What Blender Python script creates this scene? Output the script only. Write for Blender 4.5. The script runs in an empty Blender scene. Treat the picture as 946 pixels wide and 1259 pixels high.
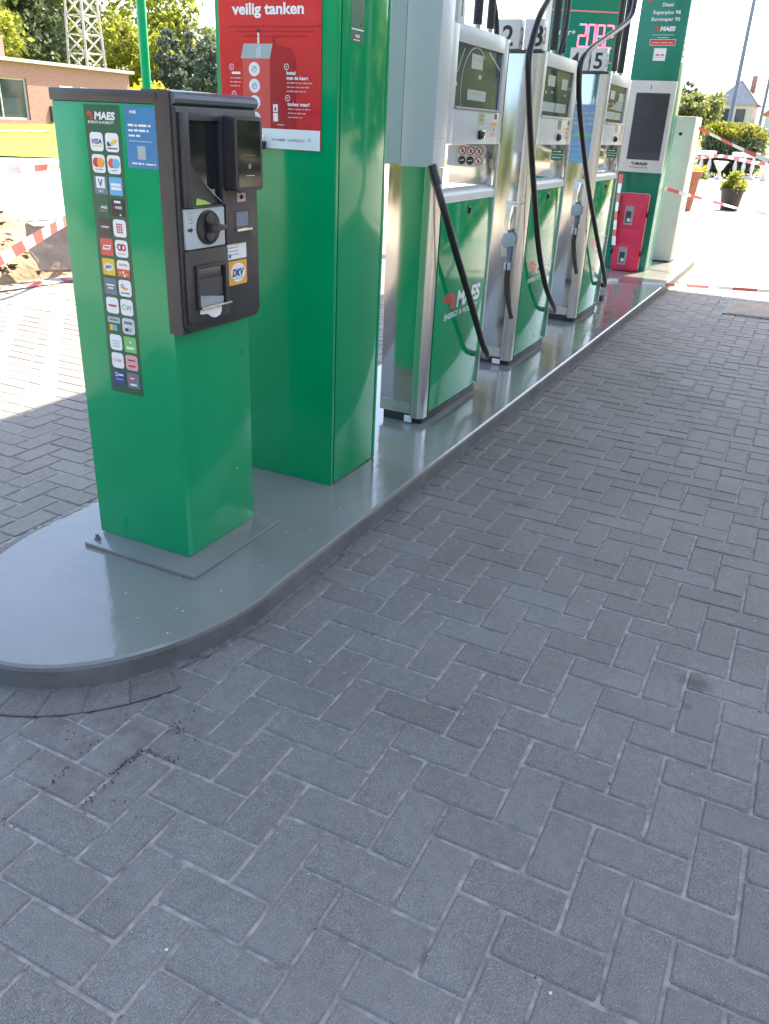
import bpy, bmesh, math, random
import numpy as np
from mathutils import Vector, Matrix
random.seed(7); rng = np.random.default_rng(11)
PI = math.pi
scene = bpy.context.scene
COL = scene.collection

# ------------------------------------------------------------------ materials
def nodes_of(name):
    m = bpy.data.materials.new(name); m.use_nodes = True
    nt = m.node_tree; b = nt.nodes['Principled BSDF']
    return m, nt, b

def nd(nt, typ, **kw):
    n = nt.nodes.new(typ)
    for k, v in kw.items():
        if k in n.inputs.keys(): n.inputs[k].default_value = v
        else: setattr(n, k, v)
    return n

def mat(name, col, rough=.5, metal=0., var=.12, scale=6., rvar=.1, bump=0., bscale=150., coat=0., emit=0., spec=.5, trans=0., dirt=None, stretch=None):
    m, nt, b = nodes_of(name); L = nt.links.new
    tc = nd(nt, 'ShaderNodeTexCoord'); vec = tc.outputs['Object']
    if stretch:
        mp = nd(nt, 'ShaderNodeMapping'); mp.inputs['Scale'].default_value = stretch; L(vec, mp.inputs['Vector']); vec = mp.outputs[0]
    n1 = nd(nt, 'ShaderNodeTexNoise', Scale=scale, Detail=5., Roughness=.6); L(vec, n1.inputs['Vector'])
    mr = nd(nt, 'ShaderNodeMapRange'); mr.inputs[3].default_value = 1 - var; mr.inputs[4].default_value = 1 + var
    mr.inputs[1].default_value = .3; mr.inputs[2].default_value = .7
    L(n1.outputs[0], mr.inputs[0])
    mx = nd(nt, 'ShaderNodeVectorMath', operation='SCALE'); mx.inputs[0].default_value = col[:3]; L(mr.outputs[0], mx.inputs['Scale'])
    out = mx.outputs[0]
    if dirt:
        n3 = nd(nt, 'ShaderNodeTexNoise', Scale=dirt[1], Detail=8., Roughness=.7); L(tc.outputs['Object'], n3.inputs['Vector'])
        rp = nd(nt, 'ShaderNodeMapRange'); rp.inputs[1].default_value = dirt[2]; rp.inputs[2].default_value = dirt[2] + .08; L(n3.outputs[0], rp.inputs[0])
        mm = nd(nt, 'ShaderNodeMix', data_type='RGBA'); mm.inputs[7].default_value = (*dirt[0], 1)
        L(rp.outputs[0], mm.inputs[0]); L(out, mm.inputs[6]); out = mm.outputs[2]
    L(out, b.inputs['Base Color'])
    r2 = nd(nt, 'ShaderNodeMapRange'); r2.inputs[1].default_value = .3; r2.inputs[2].default_value = .7
    r2.inputs[3].default_value = max(0.02, rough - rvar * rough); r2.inputs[4].default_value = min(1, rough + rvar * rough)
    n2 = nd(nt, 'ShaderNodeTexNoise', Scale=scale * 2.3, Detail=4.); L(vec, n2.inputs['Vector']); L(n2.outputs[0], r2.inputs[0]); L(r2.outputs[0], b.inputs['Roughness'])
    b.inputs['Metallic'].default_value = metal
    b.inputs['Specular IOR Level'].default_value = spec
    b.inputs['Coat Weight'].default_value = coat; b.inputs['Coat Roughness'].default_value = .06
    if trans: b.inputs['Transmission Weight'].default_value = trans
    if bump:
        nb = nd(nt, 'ShaderNodeTexNoise', Scale=bscale, Detail=4.); L(vec, nb.inputs['Vector'])
        bp = nd(nt, 'ShaderNodeBump', Strength=1., Distance=bump); L(nb.outputs[0], bp.inputs['Height']); L(bp.outputs[0], b.inputs['Normal'])
    if emit:
        b.inputs['Emission Color'].default_value = (*col[:3], 1); b.inputs['Emission Strength'].default_value = emit
    return m

def leaf_mat(name, dark, light, transl=.35):
    m, nt, b = nodes_of(name); L = nt.links.new
    at = nd(nt, 'ShaderNodeAttribute', attribute_name='rnd')
    rp = nd(nt, 'ShaderNodeMix', data_type='RGBA'); rp.inputs[6].default_value = (*dark, 1); rp.inputs[7].default_value = (*light, 1)
    L(at.outputs['Fac'], rp.inputs[0]); L(rp.outputs[2], b.inputs['Base Color']); b.inputs['Roughness'].default_value = .55
    tr = nd(nt, 'ShaderNodeBsdfTranslucent'); L(rp.outputs[2], tr.inputs['Color'])
    ms = nd(nt, 'ShaderNodeMixShader'); ms.inputs[0].default_value = transl
    L(b.outputs[0], ms.inputs[1]); L(tr.outputs[0], ms.inputs[2]); L(ms.outputs[0], nt.nodes['Material Output'].inputs['Surface'])
    return m

def paver_mat(name, c0, c1, grit=1.):
    m, nt, b = nodes_of(name); L = nt.links.new
    tc = nd(nt, 'ShaderNodeTexCoord'); P = tc.outputs['Object']
    at = nd(nt, 'ShaderNodeAttribute', attribute_name='rnd')
    mx = nd(nt, 'ShaderNodeMix', data_type='RGBA'); mx.inputs[6].default_value = (*c0, 1); mx.inputs[7].default_value = (*c1, 1); L(at.outputs['Fac'], mx.inputs[0])
    def ramp(scale, lo, hi, o0, o1, detail=3., rough=.6):
        n = nd(nt, 'ShaderNodeTexNoise', Scale=scale, Detail=detail, Roughness=rough); L(P, n.inputs['Vector'])
        r = nd(nt, 'ShaderNodeMapRange'); r.inputs[1].default_value = lo; r.inputs[2].default_value = hi; r.inputs[3].default_value = o0; r.inputs[4].default_value = o1
        L(n.outputs[0], r.inputs[0]); return r.outputs[0], n.outputs[0]
    a, _ = ramp(1.1, .3, .7, .86, 1.14, 6)          # broad unevenness
    c, fine = ramp(340., .3, .72, .58, 1.44, 2.)     # grain of the concrete
    d, _ = ramp(38., .35, .65, .9, 1.1, 4)
    pr = nd(nt, 'ShaderNodeMath', operation='MULTIPLY'); L(a, pr.inputs[0]); L(c, pr.inputs[1])
    pr2 = nd(nt, 'ShaderNodeMath', operation='MULTIPLY'); L(pr.outputs[0], pr2.inputs[0]); L(d, pr2.inputs[1])
    s = nd(nt, 'ShaderNodeVectorMath', operation='SCALE'); L(mx.outputs[2], s.inputs[0]); L(pr2.outputs[0], s.inputs['Scale'])
    # pale worn grains
    g, _ = ramp(460., .645, .70, 0., .8, 1.)
    m2 = nd(nt, 'ShaderNodeMix', data_type='RGBA'); m2.inputs[7].default_value = (.42, .41, .39, 1); L(g, m2.inputs[0]); L(s.outputs[0], m2.inputs[6])
    # dusty film
    h, _ = ramp(2.6, .48, .75, 0., .34, 8, .7)
    m3 = nd(nt, 'ShaderNodeMix', data_type='RGBA'); m3.inputs[7].default_value = (.27, .26, .245, 1); L(h, m3.inputs[0]); L(m2.outputs[2], m3.inputs[6])
    # oily dark spots
    k, _ = ramp(1.7, .70, .76, 0., .35, 6, .65)
    m4 = nd(nt, 'ShaderNodeMix', data_type='RGBA'); m4.inputs[7].default_value = (.06, .058, .058, 1); L(k, m4.inputs[0]); L(m3.outputs[2], m4.inputs[6])
    # rusty tread by the nose of the island
    sp = nd(nt, 'ShaderNodeVectorMath', operation='DISTANCE'); sp.inputs[1].default_value = (-.74, -.33, 0); L(P, sp.inputs[0])
    dr = nd(nt, 'ShaderNodeMapRange'); dr.inputs[1].default_value = .04; dr.inputs[2].default_value = .30; dr.inputs[3].default_value = .85; dr.inputs[4].default_value = 0; L(sp.outputs['Value'], dr.inputs[0])
    q, _ = ramp(16., .45, .66, 0., 1., 6)
    dq = nd(nt, 'ShaderNodeMath', operation='MULTIPLY'); L(dr.outputs[0], dq.inputs[0]); L(q, dq.inputs[1])
    m5 = nd(nt, 'ShaderNodeMix', data_type='RGBA'); m5.inputs[7].default_value = (.11, .075, .06, 1); L(dq.outputs[0], m5.inputs[0]); L(m4.outputs[2], m5.inputs[6])
    last = m5.outputs[2]
    for (sx, sy, r0, r1, amt) in ((.285, -1.585, .018, .060, .75), (.16, -1.575, .004, .024, .6), (-.17, -1.02, .006, .020, .5), (2.4, -1.2, .02, .10, .4), (1.2, -.75, .01, .08, .35), (3.6, -.9, .03, .16, .4)):
        e1 = nd(nt, 'ShaderNodeVectorMath', operation='DISTANCE'); e1.inputs[1].default_value = (sx, sy, 0); L(P, e1.inputs[0])
        e0 = nd(nt, 'ShaderNodeTexNoise', Scale=45., Detail=4.); L(P, e0.inputs['Vector'])
        e3 = nd(nt, 'ShaderNodeMath', operation='MULTIPLY_ADD'); L(e0.outputs[0], e3.inputs[0]); e3.inputs[1].default_value = r1 * 1.1; L(e1.outputs['Value'], e3.inputs[2])
        e2 = nd(nt, 'ShaderNodeMapRange'); e2.inputs[1].default_value = r0 + r1 * .5; e2.inputs[2].default_value = r1 + r1 * .5; e2.inputs[3].default_value = amt; e2.inputs[4].default_value = 0; L(e3.outputs[0], e2.inputs[0])
        e4 = nd(nt, 'ShaderNodeMix', data_type='RGBA'); e4.inputs[7].default_value = (.045, .042, .042, 1); L(e2.outputs[0], e4.inputs[0]); L(last, e4.inputs[6]); last = e4.outputs[2]
    L(last, b.inputs['Base Color'])
    b.inputs['Roughness'].default_value = .62; b.inputs['Specular IOR Level'].default_value = .42
    bp = nd(nt, 'ShaderNodeBump', Strength=.75, Distance=.0016 * grit); L(fine, bp.inputs['Height']); L(bp.outputs[0], b.inputs['Normal'])
    return m

M = {}
M['green'] = mat('green paint', (.0, .31, .115), .15, var=.06, scale=3., rvar=.35, bump=.0008, bscale=6., spec=.45, dirt=((.10, .36, .19), 30., .715))
M['green_door'] = mat('green door film', (.0, .285, .105), .085, var=.04, scale=3., bump=.0008, bscale=4., spec=.45)
M['green_sign'] = mat('green sign film', (.004, .19, .115), .22, var=.05)
M['green_dark'] = mat('dark green film', (.012, .10, .052), .3, var=.1)
M['green_teal'] = mat('teal green film', (.008, .17, .125), .3, var=.08)
M['green_edge'] = mat('pale green acrylic edge', (.09, .33, .21), .22, var=.1)
M['steel'] = mat('brushed stainless', (.60, .58, .55), .13, 1., var=.05, scale=5., rvar=.4, bump=.0005, bscale=6., stretch=(1, 1, .15))
M['steel_rough'] = mat('satin aluminium', (.63, .62, .61), .3, 1., var=.08, scale=9., bump=.0003, bscale=60., stretch=(1, 1, .06))
M['grey_panel'] = mat('pale grey panel paint', (.47, .50, .53), .32, var=.04, scale=4., coat=.1, bump=.0006, bscale=5.)
M['grey_light'] = mat('light grey paint', (.60, .61, .60), .35, var=.05)
M['white'] = mat('white film', (.80, .80, .79), .3, var=.03)
M['white_metal'] = mat('warm white metal', (.58, .575, .53), .38, var=.06, dirt=((.5, .46, .4), 6., .66))
M['anth'] = mat('anthracite plastic', (.030, .029, .034), .36, var=.15, scale=20., bump=.0004, bscale=500.)
M['anth_edge'] = mat('brownish anthracite edge', (.052, .044, .047), .36, var=.15, scale=12.)
M['anth_top'] = mat('grey cap paint', (.10, .115, .13), .24, var=.1)
M['black'] = mat('black plastic', (.014, .014, .018), .3, var=.2)
M['rubber'] = mat('black rubber', (.018, .018, .021), .33, var=.25, scale=30., bump=.0004, bscale=300.)
M['plinth'] = mat('sooty plinth steel', (.035, .035, .04), .5, var=.4, scale=14., dirt=((.11, .06, .04), 22., .64))
M['screen'] = mat('dark screen glass', (.01, .012, .018), .07, var=.1, coat=.4)
M['screen_grey'] = mat('display glass', (.060, .082, .084), .09, var=.15, scale=12.)
M['screen_red'] = mat('reddish display glass', (.105, .066, .072), .1, var=.15, scale=12.)
M['lcd'] = mat('pale lcd', (.36, .43, .42), .3, var=.06)
M['chrome'] = mat('worn chrome', (.72, .72, .72), .12, 1., var=.05)
M['red'] = mat('poster red', (.62, .022, .035), .2, var=.05, coat=.4)
M['red_hi'] = mat('poster light red', (.66, .085, .085), .22, var=.05, coat=.4)
M['red_dk'] = mat('poster dark red', (.40, .012, .028), .22, var=.05, coat=.4)
M['red_box'] = mat('red moulded plastic', (.66, .03, .085), .33, var=.1, bump=.0006, bscale=40.)
M['red_logo'] = mat('logo red', (.60, .03, .045), .35, var=.03)
M['pink_led'] = mat('lit red led segments', (1., .10, .20), .4, var=0., emit=.9)
M['pink'] = mat('pink sign line', (.78, .20, .30), .4, var=.05)
M['yellow'] = mat('yellow sticker', (.80, .52, .03), .35)
M['orange'] = mat('orange sticker', (.80, .36, .03), .35)
M['blue'] = mat('blue sticker', (.035, .20, .42), .3, var=.05)
M['blue_faded'] = mat('faded blue film', (.17, .30, .48), .35)
M['blue_lt'] = mat('light blue sticker', (.12, .42, .68), .35)
M['blue_dk'] = mat('navy ink', (.03, .05, .20), .4)
M['slate'] = mat('slate sticker', (.14, .18, .25), .35)
M['lime'] = mat('lime sticker', (.35, .55, .05), .5)
M['lime_ic'] = mat('fresh green sticker', (.15, .52, .14), .4)
M['salmon'] = mat('salmon sticker', (.68, .36, .36), .4)
M['grey_ink'] = mat('grey ink', (.30, .30, .31), .5)
M['black_ink'] = mat('black ink', (.02, .02, .022), .4)
M['louvre'] = mat('dark louvre', (.038, .042, .052), .3, var=.1)
M['teal'] = mat('teal nozzle cover', (.30, .37, .38), .35)
M['paper'] = mat('white paper', (.82, .82, .80), .6)
M['island'] = mat('grey deck paint', (.205, .200, .182), .13, var=.10, scale=2.2, rvar=.7, bump=.0010, bscale=26., coat=.15, dirt=((.27, .27, .26), 34., .71))
M['island_side'] = mat('worn kerb paint', (.150, .142, .134), .45, var=.25, scale=7., bump=.0012, bscale=55., dirt=((.20, .19, .18), 16., .64))
M['joint'] = mat('sandy joint', (.275, .245, .22), .9, var=.45, scale=26., bump=.003, bscale=220., dirt=((.05, .045, .042), 44., .60))
M['soil'] = mat('dark soil', (.045, .035, .03), .95, var=.5, scale=60., bump=.004, bscale=120.)
M['mortar'] = mat('dirty mortar', (.13, .125, .12), .9, var=.5, scale=30., bump=.002, bscale=150., dirt=((.05, .045, .04), 30., .58))
M['moss'] = mat('dry brown crumb', (.04, .024, .018), .95, var=.5, scale=100.)
M['flake'] = mat('pale flake', (.62, .62, .60), .7, var=.1)
M['dirt'] = mat('sandy dirt heap', (.215, .155, .098), .95, var=.4, scale=3.5, bump=.05, bscale=9., dirt=((.12, .085, .05), 7., .60))
M['gravel'] = mat('pale gravel ground', (.32, .285, .235), .95, var=.25, scale=1.1, bump=.015, bscale=18., dirt=((.20, .17, .14), 3., .60))
M['road'] = mat('pale concrete road', (.34, .315, .28), .85, var=.14, scale=.5, bump=.004, bscale=30.)
M['concrete'] = mat('grey concrete', (.34, .27, .22), .85, var=.25, scale=5., bump=.003, bscale=60.)
M['stone_white'] = mat('white cast stone', (.66, .62, .60), .75, var=.14, scale=9.)
M['grass'] = mat('sunny lawn', (.16, .22, .012), .9, var=.4, scale=1.6, bump=.05, bscale=9., dirt=((.085, .14, .012), 2.2, .52))
M['meadow'] = mat('dry meadow', (.20, .21, .05), .9, var=.4, scale=.5, bump=.05, bscale=7.)
M['galv'] = mat('galvanised steel', (.17, .18, .20), .5, .2, var=.15)
M['pylon'] = mat('weathered pylon steel', (.52, .48, .44), .6, .0, var=.15)
M['terra'] = mat('terracotta', (.40, .16, .085), .75, var=.2, scale=12.)
M['pot'] = mat('black pot plastic', (.016, .015, .017), .45, var=.2)
M['bark'] = mat('bark', (.10, .075, .055), .9, var=.4, scale=14., bump=.02, bscale=20.)
M['roof_brown'] = mat('brown red roof face', (.16, .085, .075), .8, var=.3, scale=4.)
M['roof_blue'] = mat('blue grey roof face', (.14, .17, .21), .6, var=.2)
M['brickred'] = None
M['win_glass'] = mat('window glass', (.05, .065, .07), .05, var=.3, scale=1.1)
M['cream'] = mat('cream trim', (.55, .50, .44), .7, var=.1)
M['canopy'] = mat('canopy soffit white', (.46, .47, .48), .5, var=.05, scale=.8)
M['tape_red'] = mat('red tape', (.60, .10, .085), .4, var=.08)
M['tape_white'] = mat('white tape', (.80, .78, .76), .4, var=.05)
M['manhole'] = mat('manhole iron', (.085, .085, .09), .55, .3, var=.3, scale=20., bump=.004, bscale=90.)
M['brass'] = mat('brass', (.55, .40, .16), .3, 1.)
M['paver'] = paver_mat('paver concrete', (.153, .139, .124), (.180, .165, .148))
M['paver_ring'] = paver_mat('kerb paver concrete', (.135, .121, .108), (.165, .150, .136))

def brick_wall_mat():
    m, nt, b = nodes_of('red brick wall'); L = nt.links.new
    tc = nd(nt, 'ShaderNodeTexCoord')
    mp = nd(nt, 'ShaderNodeMapping'); mp.inputs['Rotation'].default_value = (PI / 2, 0, 0); L(tc.outputs['Object'], mp.inputs[0])
    br = nd(nt, 'ShaderNodeTexBrick', Scale=4.5); br.inputs['Color1'].default_value = (.40, .17, .13, 1); br.inputs['Color2'].default_value = (.32, .125, .10, 1)
    br.inputs['Mortar'].default_value = (.36, .27, .23, 1); br.inputs['Mortar Size'].default_value = .025; L(mp.outputs[0], br.inputs[0])
    L(br.outputs[0], b.inputs['Base Color']); b.inputs['Roughness'].default_value = .85
    return m
M['brickred'] = brick_wall_mat()
M['leaf_yellow'] = leaf_mat('sunny leaf', (.15, .19, .02), (.42, .43, .06), .6)
M['leaf_mid'] = leaf_mat('mid green leaf', (.10, .14, .045), (.27, .33, .10), .5)
M['leaf_dark'] = leaf_mat('dark leaf', (.075, .10, .052), (.16, .205, .095), .45)
M['leaf_conifer'] = leaf_mat('conifer leaf', (.075, .105, .08), (.15, .195, .14), .35)  # leaf colour lightened to stand in for haze on the far conifers
M['leaf_willow'] = leaf_mat('willow leaf', (.12, .15, .045), (.28, .30, .10), .45)
M['leaf_hedge_sunlit'] = leaf_mat('sunlit hedge leaf', (.10, .11, .02), (.38, .37, .03), .4)  # sunlight on the hedge top, put into the leaf colour
M['flower'] = leaf_mat('yellow bloom', (.45, .40, .02), (.75, .68, .05), .4)

# ------------------------------------------------------------------ mesh builder
class MB:
    def __init__(s): s.v = []; s.f = []; s.mi = []; s.mats = []
    def m(s, name):
        if name not in s.mats: s.mats.append(name)
        return s.mats.index(name)
    def add(s, vs, fs, mat):
        o = len(s.v); k = s.m(mat)
        s.v.extend([tuple(p) for p in vs]); s.f.extend([tuple(i + o for i in f) for f in fs]); s.mi.extend([k] * len(fs)); return s
    def box(s, x0, x1, y0, y1, z0, z1, mat, bev=0.):
        bm = bmesh.new(); bmesh.ops.create_cube(bm, size=1.)
        bmesh.ops.scale(bm, vec=(abs(x1 - x0), abs(y1 - y0), abs(z1 - z0)), verts=bm.verts)
        bmesh.ops.translate(bm, vec=((x0 + x1) / 2, (y0 + y1) / 2, (z0 + z1) / 2), verts=bm.verts)
        if bev: bmesh.ops.bevel(bm, geom=list(bm.edges), offset=bev, segments=2, affect='EDGES', profile=.6)
        return s.addbm(bm, mat)
    def addbm(s, bm, mat):
        bm.verts.index_update()
        s.add([v.co[:] for v in bm.verts], [[v.index for v in f.verts] for f in bm.faces], mat); bm.free(); return s
    def prism(s, pts, h0, h1, mat, mp=lambda u, v, h: (u, v, h), bev=0.):
        """outline pts (u,v) extruded from h0 to h1, mapped to world by mp"""
        bm = bmesh.new(); n = len(pts)
        a = [bm.verts.new((u, v, h0)) for u, v in pts]; b = [bm.verts.new((u, v, h1)) for u, v in pts]
        bm.faces.new(a[::-1]); top = bm.faces.new(b)
        for i in range(n): bm.faces.new((a[i], a[(i + 1) % n], b[(i + 1) % n], b[i]))
        if bev: bmesh.ops.bevel(bm, geom=list(top.edges), offset=bev, segments=2, affect='EDGES', profile=.6)
        for v in bm.verts: v.co = mp(*v.co)
        bmesh.ops.recalc_face_normals(bm, faces=bm.faces)
        return s.addbm(bm, mat)
    def tube(s, path, r, mat, seg=12, caps=True):
        P = [Vector(p) for p in path]; n = len(P); R = r if hasattr(r, '__len__') else [r] * n
        vs = []; up = None
        for i, p in enumerate(P):
            t = (P[min(i + 1, n - 1)] - P[max(i - 1, 0)]).normalized()
            if up is None:
                up = Vector((0, 0, 1)) if abs(t.z) < .9 else Vector((1, 0, 0))
            a = t.cross(up).normalized(); up = a.cross(t).normalized()
            for k in range(seg):
                an = 2 * PI * k / seg; vs.append(p + (a * math.cos(an) + up * math.sin(an)) * R[i])
        fs = [(i * seg + k, i * seg + (k + 1) % seg, (i + 1) * seg + (k + 1) % seg, (i + 1) * seg + k) for i in range(n - 1) for k in range(seg)]
        if caps: fs += [tuple(range(seg))[::-1], tuple((n - 1) * seg + k for k in range(seg))]
        return s.add(vs, fs, mat)
    def lathe(s, prof, c, mat, seg=24):
        vs = [(c[0] + r * math.cos(2 * PI * k / seg), c[1] + r * math.sin(2 * PI * k / seg), c[2] + z) for r, z in prof for k in range(seg)]
        n = len(prof)
        fs = [(i * seg + k, i * seg + (k + 1) % seg, (i + 1) * seg + (k + 1) % seg, (i + 1) * seg + k) for i in range(n - 1) for k in range(seg)]
        fs += [tuple(range(seg))[::-1], tuple((n - 1) * seg + k for k in range(seg))]
        return s.add(vs, fs, mat)
    def build(s, name, parent=None, smooth=35, loc=None):
        me = bpy.data.meshes.new(name); me.from_pydata(s.v, [], s.f)
        for k in s.mats: me.materials.append(M[k])
        me.polygons.foreach_set('material_index', s.mi)
        if smooth:
            me.polygons.foreach_set('use_smooth', [True] * len(s.f)); me.set_sharp_from_angle(angle=math.radians(smooth))
        me.update()
        o = bpy.data.objects.new(name, me); COL.objects.link(o)
        if parent is not None: o.parent = parent; o.matrix_parent_inverse = Matrix.Translation(-Vector(parent.location))
        return o

def tag(o, label=None, cat=None, group=None, kind=None):
    if label: o['label'] = label
    if cat: o['category'] = cat
    if group: o['group'] = group
    o['kind'] = kind or 'thing'
    return o
def thing(name, loc, label, cat, group=None):
    o = bpy.data.objects.new(name, None); o.location = loc; o.empty_display_size = .2; COL.objects.link(o)
    return tag(o, label, cat, group)
def struct(o, kind='structure'):
    o['kind'] = kind; return o

def rrect(u0, v0, u1, v1, r, n=5, corners=(1, 1, 1, 1)):
    out = []
    for i, (cu, cv, a0) in enumerate(((u0 + r, v0 + r, PI), (u1 - r, v0 + r, 1.5 * PI), (u1 - r, v1 - r, 0), (u0 + r, v1 - r, .5 * PI))):
        if corners[i] and r > 0:
            out += [(cu + r * math.cos(a0 + .5 * PI * k / n), cv + r * math.sin(a0 + .5 * PI * k / n)) for k in range(n + 1)]
        else: out.append(((u0, v0), (u1, v0), (u1, v1), (u0, v1))[i])
    return out

# text outlines
_tc = {}
def text_mesh(txt, bold, shear):
    key = (txt, bold, shear)
    if key not in _tc:
        cu = bpy.data.curves.new('lettering', 'FONT'); cu.body = txt; cu.offset = bold; cu.shear = shear; cu.resolution_u = 3
        ob = bpy.data.objects.new('lettering', cu); COL.objects.link(ob)
        dg = bpy.context.evaluated_depsgraph_get(); dg.update()
        me = bpy.data.meshes.new_from_object(ob.evaluated_get(dg))
        vs = [v.co[:] for v in me.vertices]; fs = [tuple(p.vertices) for p in me.polygons]
        bpy.data.objects.remove(ob); bpy.data.curves.remove(cu); bpy.data.meshes.remove(me)
        _tc[key] = (vs, fs)
    return _tc[key]

class Face:
    """flat printing on a plane: origin O, right U, up V, normal N; layers 0.7 mm apart"""
    def __init__(s, mb, O, U, V, N, step=.0007): s.mb = mb; s.O, s.U, s.V, s.N = Vector(O), Vector(U), Vector(V), Vector(N); s.step = step
    def at(s, u, v, n): return s.O + s.U * u + s.V * v + s.N * (n * s.step)
    def poly(s, pts, mat, n=1): s.mb.add([s.at(u, v, n) for u, v in pts], [tuple(range(len(pts)))], mat)
    def rect(s, u0, v0, u1, v1, mat, n=1, r=0.): s.poly(rrect(u0, v0, u1, v1, r) if r else [(u0, v0), (u1, v0), (u1, v1), (u0, v1)], mat, n)
    def disc(s, u, v, r, mat, n=1, ry=None, seg=20): s.poly([(u + r * math.cos(2 * PI * k / seg), v + (ry or r) * math.sin(2 * PI * k / seg)) for k in range(seg)], mat, n)
    def ring(s, u, v, r0, r1, mat, n=1, a0=0., a1=2 * PI, seg=22):
        for k in range(seg):
            a, b = a0 + (a1 - a0) * k / seg, a0 + (a1 - a0) * (k + 1) / seg
            s.poly([(u + r0 * math.cos(a), v + r0 * math.sin(a)), (u + r1 * math.cos(a), v + r1 * math.sin(a)), (u + r1 * math.cos(b), v + r1 * math.sin(b)), (u + r0 * math.cos(b), v + r0 * math.sin(b))], mat, n)
    def line(s, u0, v0, u1, v1, w, mat, n=1):
        d = Vector((u1 - u0, v1 - v0)).normalized(); p = Vector((-d.y, d.x)) * w / 2
        s.poly([(u0 - p.x, v0 - p.y), (u1 - p.x, v1 - p.y), (u1 + p.x, v1 + p.y), (u0 + p.x, v0 + p.y)], mat, n)
    def text(s, txt, u, v, cap, mat, n=2, align='L', bold=.012, shear=0., width=None):
        vs, fs = text_mesh(txt, bold, shear)
        if not vs: return
        k = cap / .70; x0 = min(p[0] for p in vs); x1 = max(p[0] for p in vs); kx = k if width is None else width / (x1 - x0)
        off = {'L': x0, 'C': (x0 + x1) / 2, 'R': x1}[align]
        s.mb.add([s.at(u + (p[0] - off) * kx, v + p[1] * k, n) for p in vs], fs, mat)
    def greek(s, u0, v, width, h, mat, n=2, seed=0):
        """print too small to read: a broken line of word-like marks"""
        r = random.Random(seed); u = u0
        while u < u0 + width:
            w = min(h * r.uniform(1.6, 5), u0 + width - u)
            if w > h * .4: s.rect(u, v, u + w, v + h * r.uniform(.75, 1.), mat, n)
            u += w + h * .7
    def logo(s, u, v, h, n=2, white='white', red='red_logo', tagline=True, width=None, iw=None):
        """red fan mark, bold name, tagline; (u,v) lower left, h height of the name"""
        w = iw or h * 1.25
        s.poly([(u, v + h * .55), (u + w * .1, v + h * 1.02), (u + w * .55, v + h * 1.12), (u + w * .85, v + h * .95), (u + w, v + h * .55), (u + w * .98, v - h * .12), (u + w * .62, v - h * .02),
                (u + w * .60, v + h * .30), (u + w * .45, v + h * .50)], red, n)
        s.line(u + w * .12, v + h * .80, u + w * .62, v + h * .82, h * .08, 'green_door', n + 1); s.line(u + w * .62, v + h * .82, u + w * .80, v + h * .1, h * .08, 'green_door', n + 1)
        s.text('MAES', u + w + h * .35, v, h, white, n, bold=.045, shear=.12, width=width)
        if tagline:
            tw = w + h * .35 + (width or h * 3.3)
            s.text('ENERGY & MOBILITY', u + w * .15, v - h * .62, h * .36, white, n, bold=.02, shear=.12, width=tw * .92)

def arc_path(pts, n=8):
    """Catmull-Rom through pts"""
    P = [Vector(p) for p in pts]; P = [P[0] * 2 - P[1]] + P + [P[-1] * 2 - P[-2]]; out = []
    for i in range(1, len(P) - 2):
        for k in range(n):
            t = k / n; a, b, c, d = P[i - 1:i + 3]
            out.append(.5 * ((2 * b) + (c - a) * t + (2 * a - 5 * b + 4 * c - d) * t * t + (3 * b - a - 3 * c + d) * t ** 3))
    out.append(P[-2]); return out

# ------------------------------------------------------------------ ground
HI = .0794
def ground_sheet():
    mb = MB(); mb.add([(-220, -260, -.016), (420, -260, -.016), (420, 300, -.016), (-220, 300, -.016)], [(0, 1, 2, 3)], 'gravel')
    struct(mb.build('ground', smooth=0))
ground_sheet()

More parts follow.
